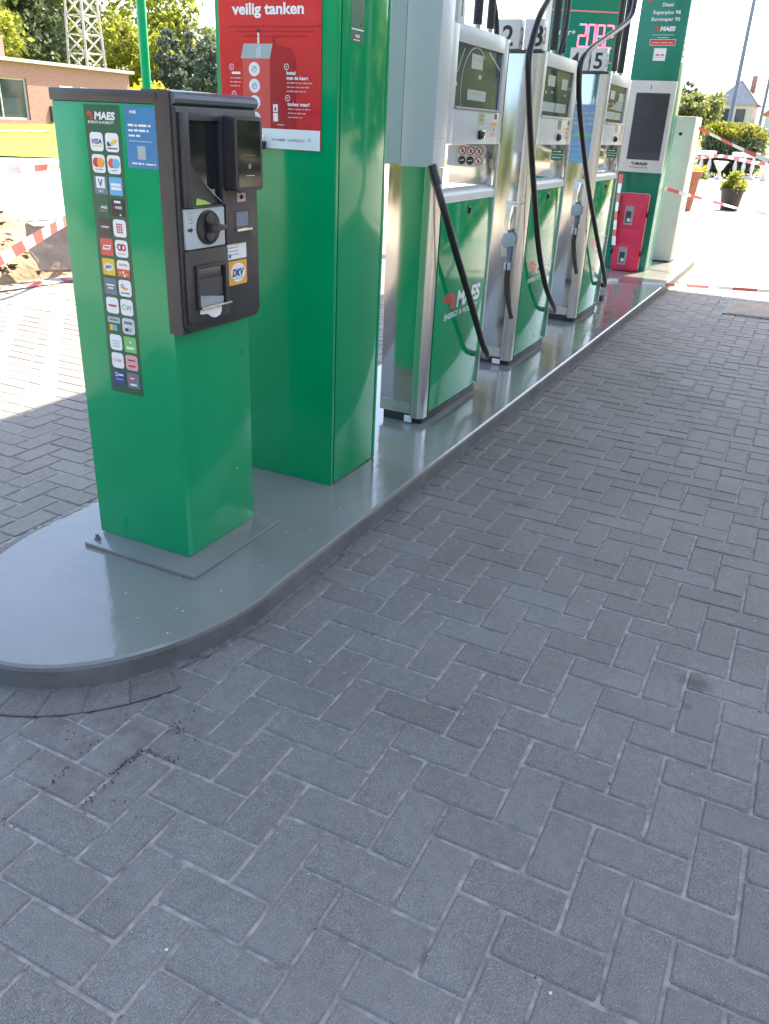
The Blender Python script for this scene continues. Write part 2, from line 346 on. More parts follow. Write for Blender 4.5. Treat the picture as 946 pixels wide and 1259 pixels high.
MX, MY = .1052, .1046              # half-length and width module of the pavers
X0, Y0 = -.912, -.934
NA, NB = .70, .471; NCY = .13       # nose of the island: half ellipse about (0, NCY)
def in_island(x, y, grow=0.):
    if x >= 0: return (NCY - NB - .06 - grow < y < NCY + NB + grow) and x < 9.3
    return (x / (NA + grow)) ** 2 + ((y - NCY) / (NB + grow)) ** 2 < 1
def herringbone(i0, i1, j0, j1):
    vs, fs, rnd = [], [], []; g = .0042; ch = .0045
    r = random.Random(3)
    for i in range(i0, i1):
        for j in range(j0, j1):
            k = (i - j) % 4
            if k == 0: a, b, c, d = i, i + 2, j, j + 1
            elif k == 3: a, b, c, d = i, i + 1, j, j + 2
            else: continue
            x0, x1, y0, y1 = X0 + a * MX + g, X0 + b * MX - g, Y0 + c * MY + g, Y0 + d * MY - g
            cx, cy = (x0 + x1) / 2, (y0 + y1) / 2
            if in_island(cx, cy, -.16): continue
            if cx > 16.8 - .0 or cy > 5.2 + .25 * math.sin(cx * 1.3): continue
            near = cx < 3.5 and -2.6 < cy < 2.5
            dx, dy = r.uniform(-.0012, .0012), r.uniform(-.0012, .0012); rot = r.uniform(-.006, .006)
            z = r.uniform(-.0012, .0012); tx, ty = r.uniform(-.008, .008), r.uniform(-.008, .008)
            def P(x, y, zz):
                ux, uy = x - cx, y - cy
                return (cx + dx + ux - rot * uy, cy + dy + uy + rot * ux, z + zz + tx * ux + ty * uy)
            o = len(vs)
            def ringpts(e, zz):
                q = .004 if near else 0
                pts = []
                for (sx, sy) in ((0, 0), (1, 0), (1, 1), (0, 1)):
                    xx = x0 + e if sx == 0 else x1 - e; yy = y0 + e if sy == 0 else y1 - e
                    if near:
                        ex = 1 if sx == 0 else -1; ey = 1 if sy == 0 else -1
                        two = [(xx + ex * q, yy), (xx, yy + ey * q)]
                        if (sx, sy) in ((0, 0), (1, 1)): two = two[::-1]
                        jit = lambda: r.uniform(-.0007, .0007)
                        pts += [P(p[0] + jit(), p[1] + jit(), zz) for p in two]
                    else: pts.append(P(xx, yy, zz))
                return pts
            A, B = ringpts(0, -.013), ringpts(0, -.0035); C = ringpts(ch, 0)
            n = len(A); vs += A + B + C
            for k2 in range(n):
                k3 = (k2 + 1) % n
                fs.append((o + k2, o + k3, o + n + k3, o + n + k2)); fs.append((o + n + k2, o + n + k3, o + 2 * n + k3, o + 2 * n + k2))
            fs.append(tuple(o + 2 * n + k2 for k2 in range(n)))
            v = min(1, max(0, r.gauss(.5, .3)))
            rnd += [v] * (2 * n + 1)
    return vs, fs, rnd
def rnd_mesh(name, vs, fs, rnd, mats, mi=None):
    me = bpy.data.meshes.new(name); me.from_pydata(vs, [], fs)
    for k in mats: me.materials.append(M[k])
    if mi is not None: me.polygons.foreach_set('material_index', mi)
    at = me.attributes.new('rnd', 'FLOAT', 'FACE'); at.data.foreach_set('value', rnd)
    me.update(); return me
vs, fs, rnd = herringbone(-22, 172, -58, 62)
me = rnd_mesh('paved_ground', vs, fs, rnd, ['paver']); o = bpy.data.objects.new('paving_surface', me); COL.objects.link(o); struct(o)
mb = MB()  # sand bed between the pavers
N = 60
mb.add([(-3.6, -7.2, -.0042), (17, -7.2, -.0042), (17, 5.5, -.0042), (-3.6, 5.5, -.0042)], [(0, 1, 2, 3)], 'joint'); struct(mb.build('sand_bed_ground', smooth=0))

# island: straight kerb with rounded nose
def island_outline(grow=0.):
    pts = []
    for k in range(37):
        a = PI / 2 + PI * k / 36
        pts.append(((NA + grow) * math.cos(a), NCY + (NB + grow) * math.sin(a)))
    pts[-1] = (0., -.334 - grow)
    for i in range(len(pts)):   # ease the south side into the measured line
        x, y = pts[i]
    south = [(.45, -.334), (1.74, -.347), (3.8, -.368), (7.4, -.392), (9.12, -.392)]
    pts += [(x, y - grow) for x, y in south]
    pts += [(9.20, -.36), (9.2, .30), (9.2, .601 + grow)]
    return pts
mb = MB(); op = island_outline()
n = len(op); prof = [(0., -.02), (.0, HI - .016), (.004, HI - .006), (.012, HI)]
rr = random.Random(5)
rings = []
for e, z in prof:
    pl = island_outline(-e); rings.append([(x, y, z + (rr.uniform(-.0006, .0006) if z > 0 else 0)) for x, y in pl])
for a in range(len(prof) - 1):
    mb.add(rings[a] + rings[a + 1], [(k, (k + 1) % n, n + (k + 1) % n, n + k) for k in range(n)], 'island_side' if a < 2 else 'island')
mb.add(rings[-1], [tuple(range(n))], 'island')
bm_o = mb.build('island_kerb', smooth=30); struct(bm_o)
# dry mortar fillet and dark gap along the kerb foot
mb = MB(); a, b = [], []
ol = island_outline(); dense = []
for i in range(36, len(ol) - 4):
    p, q = ol[i], ol[i + 1]; m_ = max(1, int(math.dist(p, q) / .03))
    dense += [(p[0] + (q[0] - p[0]) * t / m_, p[1] + (q[1] - p[1]) * t / m_) for t in range(m_)]
dense = ol[8:36] + dense
rr = random.Random(9); w = 0
for (x, y) in dense:
    w = .7 * w + .3 * rr.uniform(.002, .026)
    cx = min(0, x); d = Vector((x - cx * .55, y - NCY, 0)).normalized()
    if x > 0: d = Vector((0, -1, 0))
    a.append((x - d.x * .01, y - d.y * .01, .014)); b.append((x + d.x * w, y + d.y * w, .0022))
k = len(a); mb.add(a + b, [(i, i + 1, k + i + 1, k + i) for i in range(k - 1)], 'mortar'); struct(mb.build('kerb_joint_strip', smooth=0))

# ring of pavers laid along the nose
mb = MB(); inner, outer = [], []
vs, fs, rnd = [], [], []
base_a, base_b = [], []
na = 14
for k in range(61):
    an = PI * .557 + (PI * .747) * k / 60
    base_a.append(((NA - .02) * math.cos(an), NCY + (NB - .02) * math.sin(an), .0034)); base_b.append(((NA + .1025) * math.cos(an), NCY + (NB + .1025) * math.sin(an), .0034))
mb.add(base_a + base_b, [(i, 61 + i, 61 + i + 1, i + 1) for i in range(60)], 'mortar'); struct(mb.build('ring_bed_ground', smooth=0))
rr = random.Random(4)
na = 13
for q in range(na):
    a0 = PI * .56 + PI * .74 * q / na; a1 = PI * .56 + PI * .74 * (q + 1) / na
    da = (a1 - a0) * .014
    o = len(vs); zz = .0062 + rr.uniform(-.001, .0015)
    def pt(an, g): return ((NA + g) * math.cos(an), NCY + (NB + g) * math.sin(an))
    for (e, z) in ((0, .002), (0, zz - .003), (.004, zz)):
        ea = e / .6
        seq = [(a0 + da + ea, .001 + e), (a0 + da + ea, .104 - e), ((a0 + a1) / 2, .104 - e), (a1 - da - ea, .104 - e), (a1 - da - ea, .001 + e), ((a0 + a1) / 2, .001 + e)]
        vs += [(*pt(an, g), z) for an, g in seq]
    for lv in range(2):
        for k2 in range(6): fs.append((o + lv * 6 + k2, o + lv * 6 + (k2 + 1) % 6, o + lv * 6 + 6 + (k2 + 1) % 6, o + lv * 6 + 6 + k2))
    fs.append(tuple(o + 12 + k2 for k2 in range(6))); rnd += [rr.random()] * 13
me = rnd_mesh('kerb_ring', vs, fs, rnd, ['paver_ring']); bm = bmesh.new(); bm.from_mesh(me); bmesh.ops.recalc_face_normals(bm, faces=bm.faces); bm.to_mesh(me); bm.free()
o = bpy.data.objects.new('kerb_ring_path', me); COL.objects.link(o); struct(o)

# crumbs of soil in the joints, pale flakes
def crumbs(name, pts, mat, s0, s1, seed):
    r = random.Random(seed); mb = MB()
    for (x, y, z) in pts:
        s = r.uniform(s0, s1); bm = bmesh.new(); bmesh.ops.create_icosphere(bm, subdivisions=1, radius=s)
        for v in bm.verts: v.co = Vector((v.co.x * r.uniform(.6, 1.5), v.co.y * r.uniform(.6, 1.5), v.co.z * r.uniform(.25, .6))) + Vector((x, y, z))
        mb.addbm(bm, mat)
    return struct(mb.build(name, smooth=50), 'stuff')
r = random.Random(21); pts = []
def along(p, q, n, sp):
    for _ in range(n):
        t = r.random(); pts.append((p[0] + (q[0] - p[0]) * t + r.gauss(0, sp), p[1] + (q[1] - p[1]) * t + r.gauss(0, sp), .001))
along((-.80, -.41), (-.70, -.415), 70, .004); along((-.70, -.41), (-.69, -.52), 40, .006); along((-.90, -.31), (-.82, -.30), 26, .006); along((-.80, -.42), (-.91, -.42), 22, .005)
along((-.60, -.42), (-.60, -.52), 26, .008); along((-.60, -.42), (-.48, -.43), 20, .006); along((-1.02, -.21), (-1.02, -.32), 14, .006); along((-.75, -.35), (-.75, -.2), 18, .02)
for _ in range(18): pts.append((r.gauss(-.72, .16), r.gauss(-.42, .12), .0012))
crumbs('soil_crumbs', pts, 'moss', .0007, .0026, 2)
pts = [(x + r.uniform(-.01, .02), y - r.uniform(.002, .03), .003) for x, y in dense for _ in range(2) if r.random() < .55]
crumbs('kerb_foot_gravel', pts, 'concrete', .0012, .0042, 3)
pts = [(r.uniform(-1.3, 4), r.uniform(-2, -.4), .002) for _ in range(70)] + [(r.uniform(-.2, .9), r.uniform(-.75, -.42), .002) for _ in range(16)]
crumbs('pale_crumbs', pts, 'flake', .0009, .0034, 4)
pts = [(r.uniform(-.4, 1.3), r.uniform(-.31, -.12), HI + .0008) for _ in range(24)] + [(r.uniform(-.4, .1), r.uniform(-.2, .5), HI + .0008) for _ in range(14)]
crumbs('island_paint_crumbs', pts, 'flake', .0009, .003, 5)
# brittle edge of the old paint film along the far side
r = random.Random(8); mb = MB(); pa, pb = [], []
for k in range(120):
    x = -.3 + k * .012; y = .596
    pa.append((x, y + r.uniform(-.012, .004), HI + .002 + r.uniform(0, .003))); pb.append((x, y + .012 + r.uniform(-.004, .012), HI - .004))
mb.add(pa + pb, [(i, i + 1, 121 + i - 1 + 0, 120 + i) for i in range(119)], 'concrete'); struct(mb.build('paint_edge_strip', smooth=0))

# roads and land beyond
mb = MB(); mb.add([(3.2, 8.6, -.004), (24, -3.2 + 8.6, -.004), (40, -2, -.004), (60, 16, -.004), (18, 19.4, .02), (9, 26, .02), (-20, 60, .02), (-40, 40, -.004)], [(0, 1, 2, 3, 4, 5, 6, 7)], 'road'); 
struct(mb.build('concrete_road', smooth=0))
mb = MB(); mb.add([(17.02, -9, -.003), (36.5, -9, -.003), (36.5, 6.5, -.003), (17.02, 6.5, -.003)], [(0, 1, 2, 3)], 'road'); struct(mb.build('forecourt_pavement', smooth=0))
for (x0, x1, y0, y1) in ((13.3, 13.8, -3.5, .35), (17.5, 18.05, -3.5, .8)):
    mb = MB(); mb.box(x0, x1, y0, y1, -.03, .004, 'manhole')
    for k in range(40):
        yy = y0 + (y1 - y0) * (k + .5) / 40; mb.box(x0 + .05, x1 - .05, yy - .02, yy + .02, .0045, .010, 'concrete')
    tag(mb.build('drain_grate', smooth=0), 'nearer slotted drain grate across the sunlit paving' if x0 < 15 else 'farther slotted drain grate beside the black planter', 'drain')
mb = MB(); mb.prism(rrect(6.2, -1.62, 6.95, -1.03, .01), -.01, .007, 'manhole')
mb.prism(rrect(6.24, -1.58, 6.91, -1.07, .01), .0075, .011, 'concrete')
tag(mb.build('manhole_cover', smooth=30), 'square concrete manhole cover in the pavers at the shade edge', 'manhole')

def grid_mesh(name, fn, nu, nv, matname, kind):
    vs = [fn(i / nu, j / nv) for j in range(nv + 1) for i in range(nu + 1)]
    fs = [(j * (nu + 1) + i, j * (nu + 1) + i + 1, (j + 1) * (nu + 1) + i + 1, (j + 1) * (nu + 1) + i) for j in range(nv) for i in range(nu)]
    mb = MB(); mb.add(vs, fs, matname); return struct(mb.build(name, smooth=60), kind)
# lawn bank rising from the road (west side) : from the road edge line to behind the brick building
def lawn(u, v):
    a = Vector((2., 29.5)).lerp(Vector((33.5, 2. + 10.)), u); d = Vector((.62, .78))
    dist = 48 * v; h = .02 + .042 * min(dist, 26) + .02 * math.sin(u * 31 + v * 17) + max(0, dist - 26) * .06
    return (a.x + d.x * dist, a.y + d.y * dist, h)
o = grid_mesh('lawn', lawn, 60, 40, 'grass', 'structure')
def lpath(u, v):
    x, y, z = lawn(.30 + .25 * u, .17 + .05 * u + .012 * v); return (x, y, z + .03)
grid_mesh('garden_path', lpath, 40, 2, 'concrete', 'structure')
def meadow(u, v):
    return (40 + 60 * v, -20 + 32 * u, .0 + 2.2 * v ** .8 + .05 * math.sin(u * 40 + v * 9))
grid_mesh('meadow_land', meadow, 40, 30, 'meadow', 'structure')
def heap(u, v):
    x = 1.9 + 3.1 * u; y = 4.62 + 3.2 * v
    e = max(0, 1 - ((u - .5) / .5) ** 2) * max(0, 1 - ((v - .5) / .5) ** 2)
    h = .42 * e ** .7 * (1 + .35 * math.sin(u * 13 + v * 5) * math.cos(v * 11)) + random.uniform(0, .05) * (e > 0.02)
    return (x, y, -.008 + h)
struct(grid_mesh('dirt_heap', heap, 60, 50, 'dirt', 'stuff'))
r = random.Random(31)
pts = []
for _ in range(420):
    u, v = r.uniform(0, 1), r.uniform(-.12, 1); x, y, z = heap(min(max(u, 0), 1), min(max(v, 0), 1)); pts.append((x, y if v > 0 else 4.62 + 3.2 * v, max(z, 0)))
crumbs('heap_rubble', pts, 'dirt', .012, .055, 6)
mb = MB(); bm = bmesh.new(); bmesh.ops.create_cube(bm, size=1.); bmesh.ops.scale(bm, vec=(.62, .12, .42), verts=bm.verts); bmesh.ops.subdivide_edges(bm, edges=list(bm.edges), cuts=7, use_grid_fill=True)
r = random.Random(12)
for v in bm.verts:
    v.co += Vector((r.gauss(0, .006), r.gauss(0, .005), r.gauss(0, .006)))
    if v.co.z < -.05 and v.co.x < -.1: v.co.x += .10 * (-.05 - v.co.z) / .16 * r.uniform(.7, 1.2)
    if v.co.z > .17: v.co.z -= .05 * abs(math.sin(v.co.x * 9))
bmesh.ops.rotate(bm, cent=(0, 0, 0), matrix=Matrix.Rotation(math.radians(-16), 3, 'X') , verts=bm.verts); bmesh.ops.rotate(bm, cent=(0, 0, 0), matrix=Matrix.Rotation(math.radians(-38), 3, 'Z'), verts=bm.verts)
bmesh.ops.translate(bm, vec=(3.72, 4.36, .30), verts=bm.verts); mb.addbm(bm, 'concrete'); tag(mb.build('concrete_slab', smooth=30), 'broken grey brown concrete slab leaning in the dirt heap', 'slab')

# ------------------------------------------------------------------ payment terminal
KX, KY = .3687, .3807; ZT = 1.462
kiosk = thing('payment_terminal', (0, 0, HI), 'green card payment terminal with black head and rows of card stickers', 'payment terminal')
mb = MB(); mb.box(-.093, .405, -.094, .366, HI, .0925, 'island', .003); mb.build('base_plate', kiosk)
mb = MB()
for (x, y) in ((-.055, .345),):
    mb.lathe([(.011, 0), (.011, .006), (.006, .008), (.006, .018), (.004, .019)], (x, y, .0925), 'island_side', 8)
mb.build('anchor_bolt', kiosk)
mb = MB(); mb.box(0, KX, 0, KY, .0925, 1.43, 'green', .004)
mb.box(.0, .022, -.0015, .0, .10, .80, 'green'); mb.build('column', kiosk)
# head: cap and front frame (rounded lower corners)
mb = MB(); mb.box(-.004, KX + .004, -.004, KY + .004, 1.430, ZT, 'anth_edge', .004)
mb.build('cap', kiosk)
fr = lambda u, v, h: (u, -h, v)
mb = MB(); mb.prism(rrect(-.004, .832, KX + .004, 1.4625, .022, corners=(0, 1, 0, 0)), -.012, .036, 'anth_edge', fr, .004)
mb.prism(rrect(.002, .838, KX - .002, 1.43, .02, corners=(1, 1, 0, 0)), .0365, .047, 'anth', fr, .006)
# rounded visor along the top
pr = [(-.004, 1.432), (.040, 1.4315), (.0500, 1.437), (.0530, 1.446), (.050, 1.456), (.040, 1.463), (.02, 1.466), (-.06, 1.466), (-.06, 1.463)]
mb.prism(pr, .003, KX + .003, 'anth_top', lambda u, v, h: (h, -u, v))
mb.build('head_frame', kiosk)
F = lambda mb, y=-.047: Face(mb, (0, y, 0), (1, 0, 0), (0, 0, 1), (0, -1, 0))
# screen in a deep recess: surround with a sloped lower left cheek
mb = MB()
def ybox(mb, x0, x1, z0, z1, y0, y1, mat, bev=.002): mb.box(x0, x1, -y1, -y0, z0, z1, mat, bev)
ybox(mb, .012, .040, 1.18, 1.415, .047, .062, 'anth'); ybox(mb, .172, .186, 1.18, 1.415, .047, .062, 'anth'); ybox(mb, .0405, .1715, 1.396, 1.415, .047, .062, 'anth')
mb.build('screen_surround', kiosk)
mb = MB(); mb.add([(.0405, -.0485, 1.182), (.1715, -.0485, 1.182), (.1715, -.0485, 1.3955), (.0405, -.0485, 1.3955)], [(0, 1, 2, 3)], 'screen')
mb.build('screen', kiosk, smooth=0)
mb = MB(); mb.add([(.0405, -.060, 1.180), (.1715, -.060, 1.180), (.1715, -.0492, 1.188), (.0405, -.0492, 1.300)], [(0, 1, 2, 3)], 'anth')
mb.add([(.0405, -.0605, 1.178), (.1715, -.0605, 1.178), (.1715, -.060, 1.1815), (.0405, -.060, 1.1815)], [(0, 1, 2, 3)], 'anth_edge')
f = Face(mb, (.0405, -.0602, 1.181), (1, 0, 0), (0, .25, .97), (0, -1, .2)); f.poly([(.012, .004), (.080, .004), (.058, .014), (.022, .022)], 'lime', 3)
f.line(.002, .118, .128, .008, .003, 'grey_ink', 4); mb.build('sloped_sill', kiosk, smooth=0)
# contactless reader box standing proud
mb = MB(); mb.prism(rrect(.187, 1.218, .320, 1.412, .008), .047, .100, 'anth', fr, .006); 
rd = mb.build('card_reader', kiosk)
mb = MB(); f = Face(mb, (0, -.100, 0), (1, 0, 0), (0, 0, 1), (0, -1, 0)); f.rect(.200, 1.228, .310, 1.402, 'screen', 1, .004)
for k in range(4): f.disc(.230 + .016 * k, 1.312, .0016, 'grey_ink', 2, seg=8)
f.ring(.254, 1.283, .004, .007, 'grey_ink', 2); f.disc(.254, 1.283, .003, 'lcd', 2, seg=10); f.rect(.236, 1.2575, .276, 1.2590, 'white', 2)
mb.build('glass_front', rd, smooth=0)
# card slot module
mb = MB(); mb.prism(rrect(.192, 1.068, .338, 1.2165, .004), .047, .057, 'anth_edge', fr, .003)
f = Face(mb, (0, -.057, 0), (1, 0, 0), (0, 0, 1), (0, -1, 0)); f.rect(.247, 1.184, .290, 1.208, 'salmon', 1); f.line(.251, 1.196, .286, 1.196, .008, 'grey_ink', 2); f.disc(.268, 1.197, .007, 'black_ink', 2)
f.rect(.232, 1.102, .308, 1.160, 'black', 1); f.rect(.240, 1.115, .300, 1.156, 'slate', 2)
mb.box(.233, .307, -.068, -.0575, 1.101, 1.111, 'chrome', .002); mb.build('card_slot', kiosk)
# white plate with the round knob
mb = MB(); mb.prism(rrect(.012, 1.070, .187, 1.1755, .003), .047, .054, 'grey_panel', fr, .002)
f = Face(mb, (0, -.054, 0), (1, 0, 0), (0, 0, 1), (0, -1, 0))
f.poly([(.020, 1.125), (.034, 1.125), (.034, 1.130), (.043, 1.121), (.034, 1.112), (.034, 1.117), (.020, 1.117)], 'black_ink', 1)
for (a, b) in (((.022, 1.165), (.030, 1.145)), ((.026, 1.168), (.044, 1.164)), ((.030, 1.150), (.046, 1.146)), ((.036, 1.160), (.040, 1.140)), ((.022, 1.140), (.044, 1.138))): f.line(*a, *b, .0018, 'grey_ink', 1)
f.disc(.172, 1.124, .004, 'orange', 1); f.rect(.170, 1.12, .176, 1.128, 'orange', 1)
pp = mb.build('knob_plate', kiosk)
mb = MB(); mb.prism([(.110 + .052 * math.cos(2 * PI * k / 32), 1.123 + .047 * math.sin(2 * PI * k / 32)) for k in range(32)], .054, .059, 'black', fr, .002)
mb.prism([(.108 + .017 * math.cos(2 * PI * k / 16), 1.147 + .016 * math.sin(2 * PI * k / 16)) for k in range(16)], .0592, .066, 'anth', fr, .003)
mb.prism([(.108 + .017 * math.cos(2 * PI * k / 16), 1.100 + .016 * math.sin(2 * PI * k / 16)) for k in range(16)], .0592, .066, 'anth', fr, .003)
mb.prism([(.100, 1.112), (.125, 1.112), (.165, 1.116), (.168, 1.122), (.165, 1.128), (.125, 1.133), (.100, 1.134)], .0592, .080, 'rubber', fr, .004)
mb.build('knob', pp)
# receipt flap
mb = MB(); mb.prism(rrect(.008, .866, .196, 1.066, .006), .047, .056, 'anth_edge', fr, .003)
for (x0, x1, z0, z1) in ((.038, .048, .9, 1.025), (.168, .178, .9, 1.025), (.048, .168, 1.015, 1.025)): ybox(mb, x0, x1, z0, z1, .0562, .066, 'anth', .0015)
f = Face(mb, (0, -.056, 0), (1, 0, 0), (0, 0, 1), (0, -1, 0)); f.rect(.048, .902, .168, 1.015, 'screen', 1); f.rect(.052, .93, .164, .985, 'louvre', 2)
f.poly([(.05, .905), (.165, .905), (.165, .925), (.05, .94)], 'grey_ink', 3)
rc = mb.build('receipt_flap', kiosk)
mb = MB(); mb.box(.046, .182, -.076, -.0565, .903, .910, 'chrome', .002); mb.build('tear_bar', rc)
mb = MB(); pts = [(.050, .900), (.050, .888), (.085, .884), (.10, .873), (.120, .868), (.142, .873), (.150, .884), (.150, .900)]
mb.prism(pts, .0585, .0600, 'paper', fr); mb.build('receipt', rc)
mb = MB(); f = F(mb); f.rect(.204, 1.021, .300, 1.0655, 'white', 1)
for k in range(3): f.greek(.210, 1.054 - k * .010, .05, .003, 'grey_ink', 2, k)
f.rect(.209, 1.026, .222, 1.036, 'slate', 2); mb.build('notice_sticker', kiosk, smooth=0)
mb = MB(); f = F(mb); f.rect(.208, .945, .300, 1.0165, 'orange', 1, .003); f.disc(.254, .981, .037, 'white', 2, ry=.0285, seg=28); f.text('DKV', .254, .9705, .021, 'blue_dk', 3, 'C', .05, .3, width=.062); f.line(.222, .962, .288, .964, .002, 'grey_ink', 3)
mb.build('fuel_card_sticker', kiosk, smooth=0)
mb = MB(); f = Face(mb, (0, -.0015, 0), (1, 0, 0), (0, 0, 1), (0, -1, 0)); f.disc(.276, .316, .006, 'green_edge', 1, seg=9); f.disc(.276, .316, .0035, 'flake', 2, seg=7)
mb.build('paint_chip', kiosk, smooth=0)
mb = MB(); f = Face(mb, (0, -.0015, 0), (1, 0, 0), (0, 0, 1), (0, -1, 0)); f.rect(.328, .700, .334, .722, 'green_edge', 1); mb.build('scratch', kiosk, smooth=0)

# printed strip of card symbols on the narrow end (u = -y)
def endface(mb, x=0.): return Face(mb, (x, 0, 0), (0, -1, 0), (0, 0, 1), (-1, 0, 0))
mb = MB(); f = endface(mb); f.rect(-.2635, .617, -.136, 1.4235, 'green_dark', 1)
f.rect(-.2605, .640, -.1385, 1.36, 'green_edge', 1.4) if False else None
f.logo(-.2545, 1.388, .0175, 2, width=.074)
strip = mb.build('symbol_strip', kiosk, smooth=0)
IC = [('VISA', 'swoosh'), ('circ_ro', 'circ_rb'), ('V', 'amex'), ('maes', 'maes2'), ('dark', 'grid'), ('redbox', 'heart'), ('dkv', 'redwhite'), ('slate', 'oline'), ('redline', 'EW'), ('mix', 'apq'), ('pale', 'leaf'), ('usa', 'salmon'), ('navy', 'navy2')]
for r_, row in enumerate(IC):
    z = 1.3315 - r_ * .0557
    for c_, kd in enumerate(row):
        u = -.226 + c_ * .0555; w, h = .0475, .0475
        mb = MB(); f = endface(mb, -.0012); B = lambda m_, rr_=.010: f.rect(u - w / 2, z - h / 2, u + w / 2, z + h / 2, m_, 1, rr_)
        bar = lambda v, hw, hh, m_, n=2: f.rect(u - hw, z + v - hh, u + hw, z + v + hh, m_, n)
        if kd == 'VISA': B('white'); f.text('VISA', u, z - .005, .012, 'blue_dk', 2, 'C', .03, .2, width=.037); bar(-.011, .015, .0012, 'yellow')
        elif kd == 'swoosh': B('white'); f.poly([(u - .018, z - .006), (u - .006, z - .002), (u + .004, z + .007), (u + .019, z + .008), (u + .013, z - .001), (u + .002, z - .005), (u - .008, z - .010)], 'yellow', 2); f.poly([(u - .018, z - .009), (u - .004, z - .010), (u - .010, z + .001), (u - .017, z + .002)], 'blue_dk', 3); bar(-.015, .018, .0016, 'blue_dk')
        elif kd == 'circ_ro': B('white'); f.disc(u - .008, z + .003, .0125, 'red_logo', 2); f.disc(u + .008, z + .003, .0125, 'orange', 3); bar(-.015, .014, .0012, 'grey_ink')
        elif kd == 'circ_rb': B('white'); f.disc(u - .008, z + .003, .0125, 'red_hi', 2); f.disc(u + .008, z + .003, .0125, 'blue_lt', 3); bar(-.015, .010, .0012, 'grey_ink')
        elif kd == 'V': B('slate', .004); f.rect(u - .016, z - .008, u + .016, z + .022, 'white', 2); f.text('V', u, z - .003, .019, 'blue_dk', 3, 'C', .02); f.text('PAY', u, z - .0195, .007, 'white', 2, 'C', .02)
        elif kd == 'amex': B('blue_lt', .004); bar(.004, .018, .004, 'white'); bar(-.006, .018, .004, 'white')
        elif kd == 'maes': B('green_dark', .003); f.text('MAES', u + .004, z - .006, .007, 'white', 2, 'C', .03, .1); bar(-.012, .014, .0012, 'grey_ink')
        elif kd == 'maes2': B('black_ink', .003); bar(.015, .012, .003, 'white'); f.text('MAES', u + .003, z - .003, .007, 'white', 2, 'C', .03, .1); f.disc(u - .014, z, .003, 'red_logo', 2); f.disc(u + .008, z - .019, .003, 'white', 2, seg=8)
        elif kd == 'dark': B('anth_edge', .004); bar(.0, .015, .0022, 'grey_light'); f.disc(u - .014, z, .002, 'red_logo', 2, seg=8)
        elif kd == 'grid':
            B('white')
            for a in range(3):
                for b_ in range(4): f.rect(u - .012 + a * .008, z - .013 + b_ * .007, u - .006 + a * .008, z - .008 + b_ * .007, 'red_logo', 2)
        elif kd == 'redbox': B('red', .004); f.poly([(u - .016, z - .008), (u + .013, z - .006), (u + .018, z + .007), (u - .012, z + .005)], 'white', 2); bar(.0, .010, .0022, 'red', 3)
        elif kd == 'heart': B('white'); f.ring(u - .007, z + .004, .005, .010, 'red_logo', 2); f.ring(u + .007, z + .004, .005, .010, 'red_logo', 2); bar(-.014, .013, .0015, 'salmon')
        elif kd == 'dkv': B('yellow', .004); f.disc(u, z, .018, 'white', 2, ry=.011); f.text('DKV', u, z - .004, .008, 'blue_dk', 3, 'C', .05, .3)
        elif kd == 'redwhite':
            B('white'); f.rect(u - w / 2, z - h / 2, u + w / 2, z - .001, 'red', 2); bar(.011, .016, .003, 'salmon')
            for (a, b_, c) in ((-.012, -.012, 'yellow'), (.0, -.010, 'white'), (.012, -.016, 'orange'), (.004, -.019, 'white')): f.disc(u + a, z + b_, .004, c, 3, seg=8)
        elif kd == 'slate': B('slate', .003); bar(.004, .016, .0022, 'white'); bar(-.005, .010, .0022, 'white')
        elif kd == 'oline': B('white'); f.ring(u - .010, z + .006, .003, .006, 'grey_ink', 2); f.text('0ne', u + .005, z - .004, .009, 'orange', 2, 'C', 0.) if False else bar(-.001, .010, .003, 'orange'); bar(-.014, .017, .0014, 'black_ink')
        elif kd == 'redline': B('white'); bar(0, .016, .0025, 'red_logo'); bar(-.004, .012, .0008, 'salmon')
        elif kd == 'EW': B('white'); f.ring(u - .010, z, .006, .0085, 'grey_ink', 2, .6, 5.4); f.text('W', u + .008, z - .007, .014, 'grey_ink', 2, 'C', .01, .1)
        elif kd == 'mix': f.rect(u - w / 2, z + .004, u + w / 2, z + .021, 'grey_panel', 1, .003); bar(.013, .018, .003, 'slate'); f.rect(u - .019, z - .02, u - .006, z - .002, 'yellow', 1); f.rect(u - .004, z - .02, u + .010, z - .002, 'blue_lt', 1)
        elif kd == 'apq': B('grey_light'); bar(.010, .016, .004, 'slate'); f.rect(u - .014, z - .016, u - .001, z - .006, 'black_ink', 2); f.rect(u, z - .016, u + .012, z - .006, 'blue_lt', 2)
        elif kd == 'pale': B('white'); bar(.004, .015, .0018, 'grey_panel'); bar(-.004, .013, .0018, 'grey_panel'); bar(-.012, .014, .0018, 'grey_panel')
        elif kd == 'leaf': B('lime_ic', .004); f.disc(u + .002, z + .008, .004, 'white', 2, seg=5); bar(-.010, .015, .004, 'white')
        elif kd == 'usa': B('white'); f.ring(u - .011, z, .004, .006, 'salmon', 2); f.text('SA', u + .007, z - .005, .010, 'red_hi', 2, 'C', .0)
        elif kd == 'salmon': B('salmon'); bar(.008, .014, .0022, 'red_dk'); bar(-.010, .014, .0025, 'red_dk')
        elif kd == 'navy': B('blue_dk', .003); f.disc(u - .010, z + .011, .007, 'white', 2, seg=12); bar(.011, .016, .0025, 'white'); bar(-.004, .015, .0018, 'blue_lt')
        elif kd == 'navy2': B('slate', .003); f.disc(u - .004, z + .006, .010, 'red_hi', 2, seg=14); bar(-.013, .013, .003, 'white'); f.line(u - .010, z + .006, u + .006, z + .008, .003, 'white', 3)
        ic = mb.build('card_sticker', strip, smooth=0); ic.parent = strip; ic.matrix_parent_inverse = Matrix.Identity(4)
